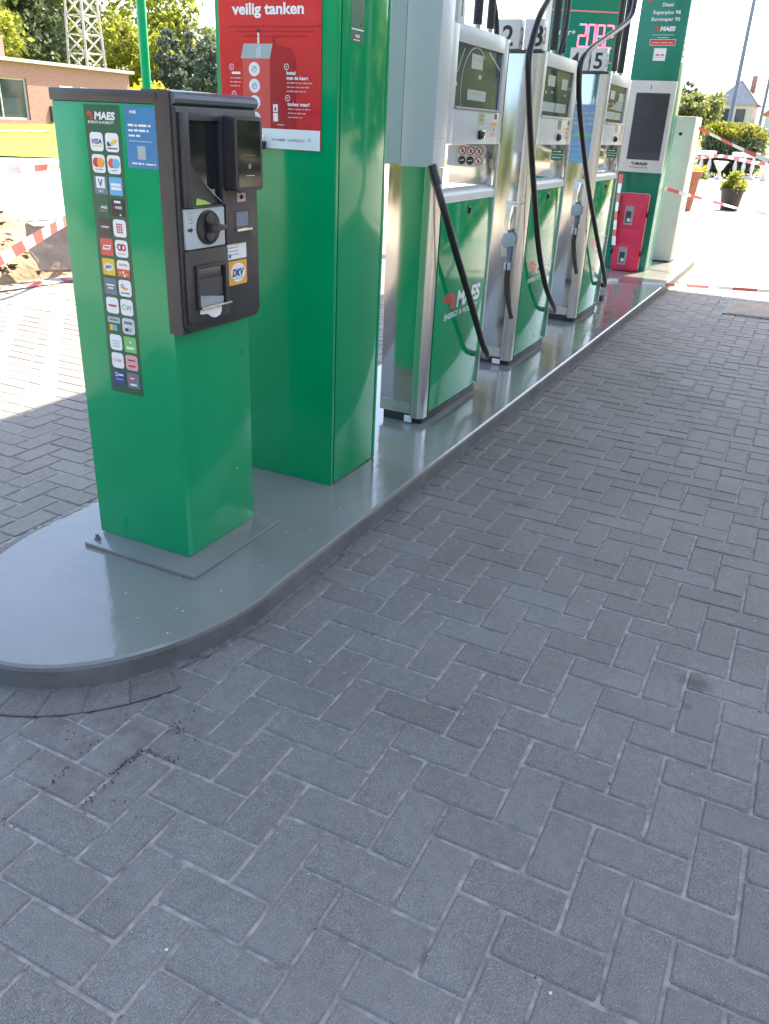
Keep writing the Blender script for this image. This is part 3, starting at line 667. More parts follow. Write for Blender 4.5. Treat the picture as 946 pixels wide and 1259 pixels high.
mb = MB(); f = endface(mb); f.rect(-.1195, 1.272, -.0125, 1.4235, 'blue', 1); f.logo(-.112, 1.4065, .0065, 2, tagline=False, red='red_hi')
for k, wd in enumerate((.078, .070, .040)): f.greek(-.110, 1.375 - k * .0125, wd, .0058, 'white', 2, 40 + k)
f.rect(-.110, 1.3385, -.032, 1.3395, 'white', 2); f.poly([(-.083, 1.294), (-.055, 1.294), (-.055, 1.328), (-.083, 1.328)], 'lcd', 2); f.greek(-.098, 1.2815, .036, .005, 'white', 3, 51); f.greek(-.056, 1.2815, .034, .005, 'white', 3, 52); f.disc(-.102, 1.284, .003, 'white', 3, seg=8)
mb.build('app_sticker', kiosk, smooth=0)

# ------------------------------------------------------------------ green pillar with canopy above
PX0, PX1, PY0, PY1 = .786, 1.158, -.082, .405
pil = thing('green_pillar', (.97, .16, HI), 'tall glossy green clad pillar behind the payment terminal carrying the canopy', 'pillar')
mb = MB(); mb.box(PX0, PX0 + .018, PY0 + .004, PY1, HI, 4.5, 'green', .003); mb.box(PX0 + .018, PX1 - .03, PY0 + .022, PY1 - .02, HI, 4.5, 'green'); mb.build('cladding', pil)
mb = MB(); mb.box(PX0 + .026, PX1 - .012, PY0, PY0 + .020, HI + .004, 4.5, 'green_door', .003); mb.build('side_panel', pil)
mb = MB(); mb.box(PX1 - .010, PX1 + .008, PY0 - .002, PY0 + .05, HI + .002, 4.5, 'green', .004); mb.build('edge_trim', pil)
mb = MB(); mb.box(PX0 + .0, PX0 + .0155, PY0 - .0, PY0 + .0035, HI + .002, 4.5, 'green', .001); mb.build('corner_bead', pil)
mb = MB(); f = Face(mb, (0, PY0, 0), (1, 0, 0), (0, 0, 1), (0, -1, 0)); f.rect(.868, 1.652, .962, 1.90, 'green_dark', 1); f.rect(.872, 1.688, .955, 1.692, 'white', 2); f.logo(.885, 1.667, .0085, 2, tagline=False); f.rect(.885, 1.658, .930, 1.6605, 'white', 2)
mb.build('brand_sticker', pil, smooth=0)
# poster hung on the pillar (u = -y)
po = thing('safety_poster', (PX0 - .003, .18, 1.31), 'red poster reading veilig tanken with a white strip, hung on the green pillar', 'poster')
mb = MB(); mb.box(PX0 - .006, PX0 - .001, -.022, .385, 1.315, 1.93, 'red', .0015)
f = Face(mb, (PX0 - .006, 0, 0), (0, -1, 0), (0, 0, 1), (-1, 0, 0))
f.rect(-.384, 1.316, .021, 1.379, 'white', 1)
f.text('veilig tanken', -.327, 1.722, .032, 'white', 2, 'L', .03, 0., width=.284)
f.text('www.', -.175, 1.341, .010, 'grey_ink', 2, 'L', .01); f.greek(-.145, 1.341, .035, .008, 'grey_ink', 2, 61); f.text('mobility.be', -.108, 1.341, .010, 'grey_ink', 2, 'L', .01, width=.066); f.ring(-.020, 1.348, .003, .005, 'grey_ink', 2)
f.greek(-.27, 1.762, .16, .006, 'red_dk', 2, 60)
for k in range(3): f.greek(-.345 + .03 * k, 1.684 - .014 * k, .37 - .06 * k, .0045, 'red_dk', 2, 62 + k)
# the picture on it: a red pay column with a white slanted top
f.poly([(-.296, 1.592), (-.178, 1.592), (-.166, 1.636), (-.283, 1.636)], 'lcd', 2); f.poly([(-.235, 1.593), (-.212, 1.593), (-.210, 1.625), (-.221, 1.635), (-.230, 1.622)], 'grey_panel', 3)
f.poly([(-.290, 1.38), (-.178, 1.38), (-.178, 1.5915), (-.290, 1.5915)], 'red_hi', 2); f.poly([(-.178, 1.38), (-.120, 1.38), (-.120, 1.628), (-.166, 1.636), (-.178, 1.592)], 'red_dk', 2)
f.poly([(-.12, 1.38), (-.075, 1.38), (-.075, 1.585), (-.092, 1.622), (-.12, 1.628)], 'red_dk', 2); f.rect(-.226, 1.6365, -.219, 1.672, 'white', 2); f.disc(-.2225, 1.674, .006, 'black_ink', 3); f.rect(-.166, 1.637, -.158, 1.655, 'red_dk', 3); f.rect(-.168, 1.655, -.132, 1.661, 'red_dk', 3)
for k in range(4):
    f.disc(-.241, 1.560 - .0505 * k, .0225, 'white', 3, ry=.0215, seg=24); f.ring(-.241, 1.560 - .0505 * k, .008, .010, 'grey_ink', 4); f.line(-.250, 1.556 - .0505 * k, -.234, 1.567 - .0505 * k, .003, 'grey_ink', 4)
f.rect(-.166, 1.402, -.147, 1.428, 'white', 3); f.rect(-.166, 1.431, -.147, 1.455, 'white', 3); f.poly([(-.161, 1.436), (-.152, 1.436), (-.1565, 1.450)], 'blue_dk', 4); f.greek(-.150, 1.391, .03, .002, 'white', 3, 5)
for (u, z) in ((-.335, 1.566), (-.328, 1.483), (-.111, 1.569), (-.107, 1.475)): f.ring(u, z, .0075, .0095, 'white', 3); f.disc(u, z, .0022, 'white', 3, seg=8)
f.greek(-.335, 1.544, .036, .009, 'white', 3, 70); f.greek(-.345, 1.472 - .01, .05, .008, 'white', 3, 75)
for k in range(3): f.greek(-.342, 1.530 - .012 * k, .048 - .004 * k, .0042, 'salmon', 3, 71 + k)
f.text('betaal', -.1105, 1.546, .0105, 'white', 3, 'L', .035); f.text('met de kaart', -.1105, 1.531, .0105, 'white', 3, 'L', .035, width=.085)
f.text('tanken maar!', -.108, 1.452, .0105, 'white', 3, 'L', .035, width=.088)
for k in range(3): f.greek(-.110, 1.519 - .0125 * k, .10 - .012 * k, .0042, 'salmon', 3, 80 + k); f.greek(-.106, 1.440 - .0125 * k, .09 - .016 * k, .0042, 'salmon', 3, 84 + k)
mb.build('printed_sheet', po, smooth=0)
mb = MB()
mb.box(PX0 - .028, PX0 - .008, .196, .222, 1.312, 1.338, 'plinth', .003)
pad = mb.build('padlock', None); tag(pad, 'small padlock hanging at the lower edge of the red poster', 'padlock')
mb = MB(); mb.tube(arc_path([(PX0 - .018, .201, 1.338), (PX0 - .018, .201, 1.352), (PX0 - .018, .209, 1.361), (PX0 - .018, .217, 1.352), (PX0 - .018, .217, 1.338)], 5), .0026, 'chrome', 8); mb.build('shackle', pad)

# canopy roof above the frame: it shades the island
mb = MB(); mb.box(.54, 10.22, -4.6, .87, 4.5, 4.52, 'canopy'); mb.box(.50, 10.25, -4.64, .90, 4.525, 5.05, 'canopy', .02)
for cx_ in (1.2, 9.6): mb.box(cx_ - .15, cx_ + .15, -4.45, -4.15, -.01, 4.499, 'grey_panel', .01)
struct(mb.build('canopy_roof', smooth=30))

# ------------------------------------------------------------------ fuel dispensers
PF = -.092
def dispenser(x0, idx, label, group='fuel dispensers along the island'):
    t = thing('fuel_dispenser', (x0 + .385, .03, HI), label, 'fuel dispenser', group)
    x1 = x0 + .770; yb = .145
    mb = MB(); mb.box(x0 + .03, x1 - .02, PF + .012, yb - .01, HI, .128, 'plinth', .002); mb.build('plinth', t)
    f = None
    mb = MB(); mb.box(x0 + .0145, x1 - .012, PF + .052, yb, .125, 1.10, 'steel', .003); mb.box(x0 + .0145, x0 + .070, PF + .061, yb - .003, 1.101, 1.344, 'steel', .001); mb.box(x0 + .0105, x0 + .0140, PF + .061, yb + .002, .126, 1.789, 'steel', .0008); mb.box(x0 + .015, x1 - .012, PF + .061, yb, 1.345, 1.79, 'steel', .001); mb.box(x0 + .008, x0 + .0100, PF + .07, yb, .128, .185, 'steel_rough'); mb.build('cabinet', t)
    # corner posts
    mb = MB(); post = [(x0, PF + .06), (x0, PF + .030), (x0 + .006, PF + .012), (x0 + .016, PF + .003), (x0 + .030, PF), (x0 + .062, PF), (x0 + .062, PF + .06)]
    top = 1.25 if idx == 1 else 1.79
    mb.prism(post, .112, top, 'steel_rough'); mb.build('corner_post', t, smooth=50)
    mb = MB(); mb.box(x1 - .018, x1, PF - .004, PF + .055, .122, 1.79, 'white_metal', .003); mb.build('edge_strip', t)
    # green door with printing
    mb = MB(); mb.box(x0 + .083, x1 - .020, PF, PF + .05, .126, 1.098, 'green_door', .006)
    f = Face(mb, (0, PF, 0), (1, 0, 0), (0, 0, 1), (0, -1, 0))
    f.logo(x0 + .175, .606, .074, 1, width=.325, iw=.145)
    f.rect(x0 + .478, .172, x0 + .486, .196, 'green_edge', 1); f.rect(x0 + .480, .174, x0 + .484, .192, 'white', 2)
    dr = mb.build('door', t)
    mb = MB(); mb.prism(rrect(x0 + .40, 1.035, x0 + .432, 1.075, .006), PF * -1, PF * -1 + .003, 'black', lambda u, v, h: (u, -h, v)); mb.box(x0 + .414, x0 + .430, PF - .010, PF - .0032, 1.040, 1.066, 'anth', .002); mb.build('door_lock', dr)
    mb = MB(); mb.box(x0 + .0635, x0 + .0815, PF + .02, PF + .05, .128, 1.24, 'black'); mb.build('hose_groove', t)
    # rounded ledge above the door, steel niche with pictograms
    mb = MB(); led = [(PF, 1.100), (PF, 1.128), (PF + .006, 1.142), (PF + .018, 1.152), (PF + .048, 1.158), (PF + .048, 1.100)]
    mb.prism(led, x0 + .064, x1 - .019, 'grey_light', lambda u, v, h: (h, u, v)); mb.build('ledge', t, smooth=50)
    wx = x1 - .068
    mb = MB(); mb.box(wx, x1 - .019, PF + .004, yb, 1.1535, 1.344, 'steel', .002)
    mb.add([(x0 + .072, PF + .049, 1.1585), (wx - .001, PF + .049, 1.1585), (wx - .001, yb - .031, 1.120), (x0 + .072, yb - .031, 1.120)], [(0, 1, 2, 3)], 'steel_rough')
    f = Face(mb, (wx, 0, 0), (0, -1, 0), (0, 0, 1), (-1, 0, 0))
    if idx == 1:
        f.rect(-.110, 1.235, .040, 1.332, 'white_metal', 1)
        for a in range(3):
            for b in range(2):
                u, z = -.079 + a * .0445, 1.309 - b * .0455
                if b == 1 and a < 2: f.disc(u, z, .0205, 'black_ink', 2); f.line(u - .012, z - .002, u + .012, z + .002, .005, 'grey_light', 3)
                else:
                    f.disc(u, z, .0205, 'red_dk', 2); f.disc(u, z, .016, 'white', 3); f.poly([(u - .006, z - .009), (u + .004, z - .009), (u + .006, z + .003), (u, z + .009)], 'black_ink', 4); f.line(u - .011, z + .011, u + .011, z - .011, .004, 'red_dk', 5)
        f.rect(-.160, 1.235, -.112, 1.332, 'grey_light', 1)
    else:
        f.rect(.0, 1.252, .075, 1.318, 'green_sign', 1); f.greek(.008, 1.300, .058, .006, 'white', 2, 5); f.greek(.008, 1.266, .058, .006, 'white', 2, 6); f.rect(-.004, 1.284, .079, 1.287, 'white', 2)
    mb.build('niche', t)
    # display head
    hx0 = x0 + (.062 if idx == 1 else .030)
    sx0, sx1, sz0, sz1 = x0 + .125, x0 + .70, 1.495, 1.737
    if idx > 1: sx0, sx1 = x0 + .075, x0 + .655
    mb = MB(); fy = PF - .004
    for (a, b, c, d) in ((hx0, sx0, 1.345, 1.80), (sx1, x1, 1.345, 1.80), (sx0, sx1, sz1, 1.80), (sx0, sx1, 1.345, sz0)): mb.box(a, b, fy, PF + .05, c, d, 'grey_panel' if idx == 1 else 'grey_light', .0012)
    mb.box(hx0 + .002, x1 - .002, PF + .052, yb + .01, 1.346, 1.799, 'grey_panel', .002)
    hd = mb.build('display_head', t)
    mb = MB(); f = Face(mb, (0, fy + .012, 0), (1, 0, 0), (0, 0, 1), (0, -1, 0)); glass = 'screen_red' if idx == 3 else 'screen_grey'
    f.rect(sx0, sz0, sx1, sz1, glass, 0); sw = sx1 - sx0
    f.rect(sx0, sz0, sx0 + .008, sz1, 'black', 1); f.rect(sx1 - .012, sz0, sx1, sz1, 'black', 1); f.rect(sx0, sz1 - .006, sx1, sz1, 'black', 1)
    if idx == 1:
        f.rect(sx0 + .19, sz0 + .155, sx0 + .33, sz0 + .212, 'lcd', 2); f.greek(sx0 + .205, sz0 + .19, .11, .006, 'grey_ink', 3, 3); f.rect(sx0 + .285, sz0 + .118, sx0 + .325, sz0 + .134, 'lcd', 2); f.rect(sx0 + .165, sz0 + .03, sx0 + .40, sz0 + .072, 'lcd', 2); f.greek(sx0 + .20, sz0 + .054, .16, .006, 'grey_ink', 3, 4)
        f.ring(sx0 + .25, sz0 + .07, .165, .172, 'grey_ink', 2, .9, 4.2, 26); f.line(sx0 + .40, sz0 + .232, sx0 + .565, sz0 + .170, .010, 'lcd', 2); f.line(sx0 + .03, sz0 + .13, sx0 + .10, sz0 + .225, .008, 'grey_ink', 2); f.disc(sx0 + .03, sz0 + .085, .008, 'salmon', 3)
    else:
        f.rect(sx0 + .09, sz0 + .15, sx0 + .23, sz0 + .205, 'lcd', 2); f.rect(sx0 + .37, sz0 + .145, sx0 + .50, sz0 + .20, 'lcd', 2)
        for (a, b) in ((.18, .115), (.45, .11), (.06, .11), (.54, .15)): f.rect(sx0 + a, sz0 + b, sx0 + a + .03, sz0 + b + .014, 'lcd', 2)
        f.rect(sx0 + .03, sz0 + .022, sx0 + .28, sz0 + .070, 'lcd', 2); f.rect(sx0 + .29, sz0 + .022, sx0 + .52, sz0 + .070, 'lcd', 2)
        if idx == 3: f.poly([(sx0 + .08, sz0 + .09), (sx0 + .18, sz0 + .10), (sx0 + .47, sz0 + .18), (sx0 + .56, sz0 + .21), (sx0 + .56, sz0 + .08)], 'grey_ink', 1)
    gl = mb.build('display_glass', hd, smooth=0)
    mb = MB(); mb.box(sx0 - .004, sx1 + .004, fy - .010, fy + .006, sz0 - .010, sz0 - .001, 'grey_ink' if idx == 1 else 'grey_panel', .002); mb.build('display_sill', hd)
    mb = MB(); lx = x0 + .455; f = Face(mb, (0, fy, 0), (1, 0, 0), (0, 0, 1), (0, -1, 0)); f.rect(lx - .025, 1.428, lx + .055, 1.478, 'steel_rough', 1); f.greek(lx - .015, 1.462, .05, .006, 'grey_ink', 2, 3); f.greek(lx - .015, 1.445, .06, .006, 'grey_ink', 2, 8)
    mb.lathe([(.021, 0), (.021, .010), (.016, .012), (.014, .020), (.0, .020)], (0, 0, 0), 'black', 16)
    for i in range(len(mb.v) - 16 * 5, len(mb.v)): a, b, c = mb.v[i]; mb.v[i] = (lx + a, fy - .002 - c, 1.385 + b)
    mb.box(lx + .004, lx + .040, fy - .016, fy - .002, 1.372, 1.404, 'chrome', .004); mb.build('head_lock', hd)
    mb = MB(); f = Face(mb, (0, fy, 0), (1, 0, 0), (0, 0, 1), (0, -1, 0)); q = x0 + .645
    f.rect(q - .03, 1.425, q + .035, 1.441, 'orange', 1); f.rect(q - .03, 1.400, q + .035, 1.418, 'grey_light', 1); f.disc(q, 1.409, .007, 'black_ink', 2); f.rect(q - .03, 1.378, q + .035, 1.394, 'salmon', 1); f.rect(q + .0, 1.455, q + .03, 1.478, 'plinth', 1); mb.build('warning_sticker', hd, smooth=0)
    # top cap and number plaques
    mb = MB(); mb.box(x0 - .004, x0 + .30, PF + .006, yb + .03, 1.795, 1.806, 'louvre', .002); mb.box(x0 + .02, x1 - .04, PF + .01, yb, 1.8005, 1.808, 'grey_panel', .002); mb.build('top_cap', t)
    nums = {1: (None, '1'), 2: ('2', '3'), 3: ('4', '5')}[idx]
    for k, nm in enumerate(nums):
        if nm is None: continue
        ya, yb2 = ((.052, .185) if k == 0 else (-.075, .028)) if idx == 2 else ((.062, .20) if k == 0 else (-.055, .048))
        px = x0 + .005
        zt = 1.95
        if idx == 1: ya, yb2, px = -.075, .03, x0 + .150
        mb = MB(); mb.box(px, px + .075, ya, yb2, 1.8085, zt, 'grey_light', .004)
        f = Face(mb, (px, 0, 0), (0, -1, 0), (0, 0, 1), (-1, 0, 0)); f.text(nm, -(ya + yb2) / 2 + {'3': .028, '4': -.032}.get(nm, 0), 1.825, .095 if idx != 1 else .08, 'black_ink', 1, 'C', .02)
        f = Face(mb, (0, ya, 0), (1, 0, 0), (0, 0, 1), (0, -1, 0)); f.text(nm, px + .038, 1.835, .08, 'black_ink', 1, 'C', .02); mb.build('number_plaque', t)
    return t, x0, x1, yb

SPR = {}
def mast(parent, x, y, z0=1.80, z1=3.1, r=.018, spring=(1.85, 2.35)):
    mb = MB(); mb.tube([(x, y, z0), (x, y, z1)], r * .8, 'chrome', 12)
    o = mb.build('hose_mast', parent)
    mb = MB(); pr = []; n = 60
    for k in range(n):
        a = spring[0] + (spring[1] - spring[0]) * k / n; d = (spring[1] - spring[0]) / n
        pr += [(r * 1.02, a), (r * 1.2, a + d * .25), (r * 1.2, a + d * .6), (r * 1.02, a + d * .85)]
    mb.lathe(pr, (x, y, 0), 'louvre', 14); mb.build('spring_sleeve', o)
def hose(parent, pts, r=.0165):
    mb = MB(); mb.tube(arc_path(pts, 8), r, 'rubber', 12); return mb.build('hose', parent, smooth=60)
def nozzle(parent, x, y, z):
    mb = MB(); mb.box(x + .003, x + .010, y - .05, y + .055, z - .10, z + .20, 'steel_rough', .002); mb.box(x - .004, x + .010, y - .055, y + .06, z + .20, z + .212, 'steel_rough', .002); hb = mb.build('nozzle_holder', parent)
    mb = MB(); mb.tube(arc_path([(x - .02, y, z - .14), (x - .022, y, z - .05), (x - .025, y, z + .02), (x - .03, y + .004, z + .06)], 5), [.014] * 15 + [.017], 'slate', 12)
    mb.tube(arc_path([(x - .03, y + .004, z + .05), (x - .026, y + .004, z + .12), (x - .015, y, z + .185)], 5), .0105, 'chrome', 10)
    nz = mb.build('nozzle', parent)
    mb = MB(); mb.prism([(y - .03, z - .03), (y + .03, z - .045), (y + .042, z - .01), (y + .036, z + .035), (y - .008, z + .045), (y - .034, z + .02)], .012, .050, 'teal', lambda u, v, h: (x - h, u, v), .006); mb.build('nozzle_cover', nz)
    mb = MB(); mb.tube(arc_path([(x - .022, y, z - .13), (x - .022, y - .002, z - .24), (x - .02, y - .03, z - .36), (x - .016, y - .06, z - .45)], 6), .013, 'rubber', 10); mb.box(x - .034, x - .008, y - .018, y + .018, z - .17, z - .125, 'grey_panel', .004); mb.build('nozzle_hose', nz)

d1, x0, x1, yb = dispenser(1.658, 1, 'nearest fuel dispenser, number 1, with a pale grey box on its end')
# grey hose box on the end of the first dispenser
mb = MB(); mb.box(1.590, 1.722, PF - .004, .056, 1.252, 2.12, 'grey_panel', .003); mb.box(1.592, 1.722, .0585, .30, 1.258, 2.12, 'grey_panel', .003); mb.build('hose_box', d1); mb = MB(); mb.tube([(1.607, -.085, 1.262), (1.6085, -.098, 1.222), (1.612, -.115, 1.185)], .0225, 'black', 12); mb.build('hose_collar', d1)
mb = MB(); f = Face(mb, (0, PF - .004, 0), (1, 0, 0), (0, 0, 1), (0, -1, 0)); f.rect(1.594, 1.365, 1.70, 1.367, 'grey_ink', 1); f.disc(1.705, 1.33, .004, 'black_ink', 1, seg=8); mb.build('box_seam', d1, smooth=0)
mb = MB(); f = Face(mb, (1.688, 0, 0), (0, -1, 0), (0, 0, 1), (-1, 0, 0)); mb.box(1.664, 1.672, -.035, .004, .085, .118, 'white', .001); mb.build('rating_plate', d1)
hose(d1, [(1.618, -.055, 1.34), (1.606, -.09, 1.24), (1.625, -.15, 1.082), (1.763, -.165, .897), (1.921, -.165, .731), (2.143, -.16, .504), (2.286, -.15, .375), (2.414, -.14, .281), (2.50, -.08, .262), (2.54, 0, .33), (2.50, .06, .6), (2.46, .06, .8)])
mast(d1, 2.30, .03, r=.020); mast(d1, 2.47, .03, r=.017)
hose(d1, [(2.47, .06, 3.0), (2.45, .07, 2.5), (2.40, .06, 2.1), (2.52, .05, 1.99), (2.62, .06, 1.92), (2.66, .06, 1.82)], .014)
d2, x0, x1, yb = dispenser(2.985, 2, 'middle fuel dispenser, carrying the number plaques 2 and 3')
nozzle(d2, 2.985, -.022, .83)
mb = MB(); mb.box(2.986, 2.994, -.03, .02, .086, .116, 'white', .001); mb.build('rating_plate', d2)
mast(d2, 3.56, .03, r=.021); mast(d2, 3.75, .03, r=.020)
hose(d2, [(3.56, .0, 3.0), (3.45, -.06, 2.62), (3.1, -.12, 2.28), (2.80, -.15, 2.03), (2.637, -.16, 1.92), (2.56, -.16, 1.80), (2.539, -.16, 1.703), (2.663, -.16, 1.453), (2.862, -.16, 1.132), (3.125, -.16, .759), (3.389, -.16, .507), (3.698, -.15, .329), (3.80, -.09, .30), (3.84, 0, .38), (3.82, .06, .7)])
hose(d2, [(3.66, .02, 3.0), (3.66, .0, 2.4), (3.64, -.01, 2.0), (3.60, -.0, 1.83)], .013)
d3, x0, x1, yb = dispenser(4.545, 3, 'farthest fuel dispenser, carrying the number plaques 4 and 5')
nozzle(d3, 4.545, -.005, .90)
mb = MB(); f = Face(mb, (4.5550, 0, 0), (0, -1, 0), (0, 0, 1), (-1, 0, 0)); f.rect(-.14, 1.22, .050, 1.60, 'blue_faded', 1)
for k in range(3): f.greek(-.125, 1.54 - .035 * k, .15, .014, 'lcd', 2, k)
f.rect(-.14, 1.395, .050, 1.412, 'lime_ic', 2)
for k in range(4): f.greek(-.125, 1.34 - .035 * k, .15, .010, 'blue_lt', 2, k + 9)
mb.build('blue_notice', d3, smooth=0)
mast(d3, 5.20, .03, r=.020); mast(d3, 5.42, .03, r=.024)
hose(d3, [(5.2, .0, 3.1), (5.12, -.06, 2.65), (4.753, -.15, 2.252), (4.615, -.16, 2.127), (4.30, -.16, 2.03), (3.959, -.16, 1.942), (3.66, -.16, 1.862), (3.53, -.16, 1.80), (3.515, -.16, 1.718), (3.646, -.16, 1.52), (4.057, -.16, 1.138), (4.599, -.16, .727), (5.202, -.15, .321), (5.32, -.10, .27), (5.36, 0, .34), (5.34, .05, .7)])
hose(d3, [(5.02, .02, 3.1), (5.02, .0, 2.4), (5.05, .0, 1.84)], .018)
# small bollard foot behind the last dispenser
mb = MB(); mb.box(5.62, 5.75, -.06, .02, HI, .125, 'plinth', .003); tag(mb.build('cable_cover', smooth=30), 'small dark metal cover on the island behind the farthest dispenser', 'cover')

# ------------------------------------------------------------------ information column, fire box, cabinet, price sign
tot = thing('information_column', (7.9, .19, HI), 'tall green information column with fuel names and a white louvred screen', 'sign column')
mb = MB(); mb.box(7.70, 7.712, -.045, .425, HI, 3.6, 'green_sign', .002); mb.build('front_panel', tot)
mb = MB(); mb.box(7.713, 8.13, -.040, .42, HI, 3.6, 'green_edge', .004); f = Face(mb, (0, -.040, 0), (1, 0, 0), (0, 0, 1), (0, -1, 0))
for k in range(10): f.poly([(7.74 + .02 * (k % 3), 2.10 + k * .06), (8.02 - .03 * (k % 2), 2.105 + k * .06), (8.02, 2.14 + k * .06), (7.75, 2.135 + k * .06)], 'white', 1)
mb.build('side_panel', tot)
mb = MB(); f = Face(mb, (7.70, 0, 0), (0, -1, 0), (0, 0, 1), (-1, 0, 0), .0015)
f.text('Diesel', -.168, 2.572, .030, 'white', 1, 'C', .015); f.text('Superplus 98', -.168, 2.508, .030, 'white', 1, 'C', .015, width=.262); f.text('Eurosuper 95', -.168, 2.450, .030, 'white', 1, 'C', .015, width=.272)
f.disc(-.345, 2.66, .045, 'red_logo', 1); f.disc(-.03, 2.66, .04, 'red_logo', 1); f.rect(-.42, 2.425, .04, 2.428, 'green_dark', 1)
f.logo(-.262, 2.365, .036, 1, tagline=False, width=.145); f.rect(-.272, 2.328, -.06, 2.331, 'white', 1); f.greek(-.22, 2.305, .11, .006, 'white', 1, 7)
f.rect(-.286, 2.238, -.038, 2.292, 'white', 1); f.rect(-.282, 2.242, -.042, 2.288, 'red_logo', 2); f.greek(-.265, 2.256, .20, .016, 'salmon', 3, 15)
f.rect(-.232, 2.105, -.112, 2.215, 'white', 1); f.greek(-.21, 2.150, .08, .016, 'red_logo', 2, 4); f.rect(-.218, 2.135, -.125, 2.138, 'grey_ink', 2)
mb.build('front_print', tot, smooth=0)
mb = MB(); mb.prism(rrect(-.41, 1.075, .055, 1.925, .012), .002, .075, 'white_metal', lambda u, v, h: (7.70 - h, -u, v), .008)
f = Face(mb, (7.625, 0, 0), (0, -1, 0), (0, 0, 1), (-1, 0, 0), .0015); f.logo(-.27, 1.145, .026, 1, white='black_ink', width=.13, tagline=False); f.greek(-.28, 1.118, .19, .009, 'red_logo', 1, 3); f.rect(-.190, 1.848, -.182, 1.885, 'black_ink', 1)
sp = mb.build('screen_housing', tot)
mb = MB(); f = Face(mb, (7.625, 0, 0), (0, -1, 0), (0, 0, 1), (-1, 0, 0)); f.rect(-.322, 1.195, .012, 1.815, 'louvre', 1)
for k in range(27): z = 1.275 + k * .0198; mb.box(7.612, 7.6235, -.010, .320, z, z + .0125, 'louvre', .003)
mb.build('louvre', sp)
fb = thing('fire_extinguisher_box', (7.58, .165, HI), 'red plastic fire extinguisher box with two small windows on the island', 'extinguisher box')
mb = MB(); bx = lambda u, v, h: (7.69 - h, -u, v)
mb.prism(rrect(-.312, HI + .002, -.022, .868, .022), .0, .075, 'red_box', bx, .01); mb.build('case', fb)
mb = MB(); mb.prism(rrect(-.318, HI + .001, -.016, .873, .024), .030, .044, 'grey_light', bx); mb.build('rim', fb)
mb = MB(); mb.prism(rrect(-.305, .088, -.030, .862, .02), .0755, .108, 'red_box', bx, .016)
for (a, b) in ((.52, .78), (.09, .36)): mb.prism(rrect(-.275, a + .0, -.06, b + .0, .012), .108, .113, 'red_box', bx, .005)
lid = mb.build('lid', fb)
for (a, b) in ((.555, .742), (.145, .325)):
    mb = MB(); mb.prism(rrect(-.238, a, -.148, b, .006), .1132, .1160, 'grey_ink', bx); f = Face(mb, (7.69 - .116, 0, 0), (0, -1, 0), (0, 0, 1), (-1, 0, 0)); f.rect(-.225, a + .02, -.17, b - .05, 'louvre', 1); f.disc(-.19, a + .05, .02, 'grey_light', 2); mb.build('window', lid)
for z in (.64, .24):
    mb = MB(); mb.box(7.60, 7.66, -.004, .016, z, z + .05, 'black', .004); mb.build('latch', fb)
    mb = MB(); mb.box(7.60, 7.66, .318, .332, z, z + .05, 'black', .004); mb.build('hinge', fb)
cb = thing('white_cabinet', (8.95, .06, HI), 'tall plain off white metal cabinet standing behind the green column', 'cabinet')
mb = MB(); mb.box(8.68, 9.16, -.158, .34, HI + .012, 1.64, 'white_metal', .006); mb.build('body', cb)
mb = MB(); mb.box(8.70, 9.14, -.13, .32, HI, HI + .013, 'plinth'); mb.build('plinth', cb)
mb = MB(); mb.tube([(8.672, -.02, 1.46), (8.68, -.02, 1.46)], .018, 'black', 12); mb.build('lock', cb)
# price sign
pg = thing('price_sign', (10.6, 1.75, 0), 'green fuel price sign with lit red digits seen behind the dispensers', 'price sign')
R_ = Matrix.Rotation(math.radians(-156.0), 4, 'Z')
U = Vector((.44, -.90, 0)).normalized(); Nn = Vector((-.90, -.44, 0)).normalized(); O = Vector((10.05, 2.05, 0))
def pbox(mb, u0, u1, z0, z1, n0, n1, mat):
    vs = [O + U * u + Nn * n_ + Vector((0, 0, z)) for z in (z0, z1) for (u, n_) in ((u0, n0), (u1, n0), (u1, n1), (u0, n1))]
    mb.add(vs, [(3, 2, 1, 0), (4, 5, 6, 7), (0, 1, 5, 4), (1, 2, 6, 5), (2, 3, 7, 6), (3, 0, 4, 7)], mat)
mb = MB(); pbox(mb, 0, .86, .4, 4.6, -.16, 0, 'green_sign'); mb.build('panel', pg, smooth=0)
for a in (-.07, .865):
    mb = MB(); pbox(mb, a, a + .07, 0, 4.7, -.17, .01, 'white'); mb.build('frame_post', pg, smooth=0)
mb = MB(); f = Face(mb, O, U, (0, 0, 1), Nn, .004)
for z in (2.83, 2.26, 1.7): f.rect(.0, z, .86, z + .018, 'pink', 1)
mb.build('sign_lines', pg, smooth=0); mb = MB(); f = Face(mb, O, U, (0, 0, 1), Nn, .004)
f.text('Super+', .05, 2.565, .072, 'white', 1, 'L', .01, .12, width=.29)
mb.build('sign_print', pg, smooth=0)
SEG = {'2': 'abged', '0': 'abcdef', '8': 'abcdefg'}
mb = MB(); f = Face(mb, O, U, (0, 0, 1), Nn, .004); u = .385
for ch in '2082':
    w, h, z = .088, .25, 2.44; th = .02
    sg = {'a': (u, z + h, u + w, z + h), 'g': (u, z + h / 2, u + w, z + h / 2), 'd': (u, z, u + w, z), 'f': (u, z + h / 2, u, z + h), 'b': (u + w, z + h / 2, u + w, z + h), 'e': (u, z, u, z + h / 2), 'c': (u + w, z, u + w, z + h / 2)}
    for q in SEG[ch]: f.line(*sg[q], th, 'pink_led', 2)
    u += .118
f.disc(.487, 2.44, .012, 'pink_led', 2)
mb.build('led_digits', pg, smooth=0)

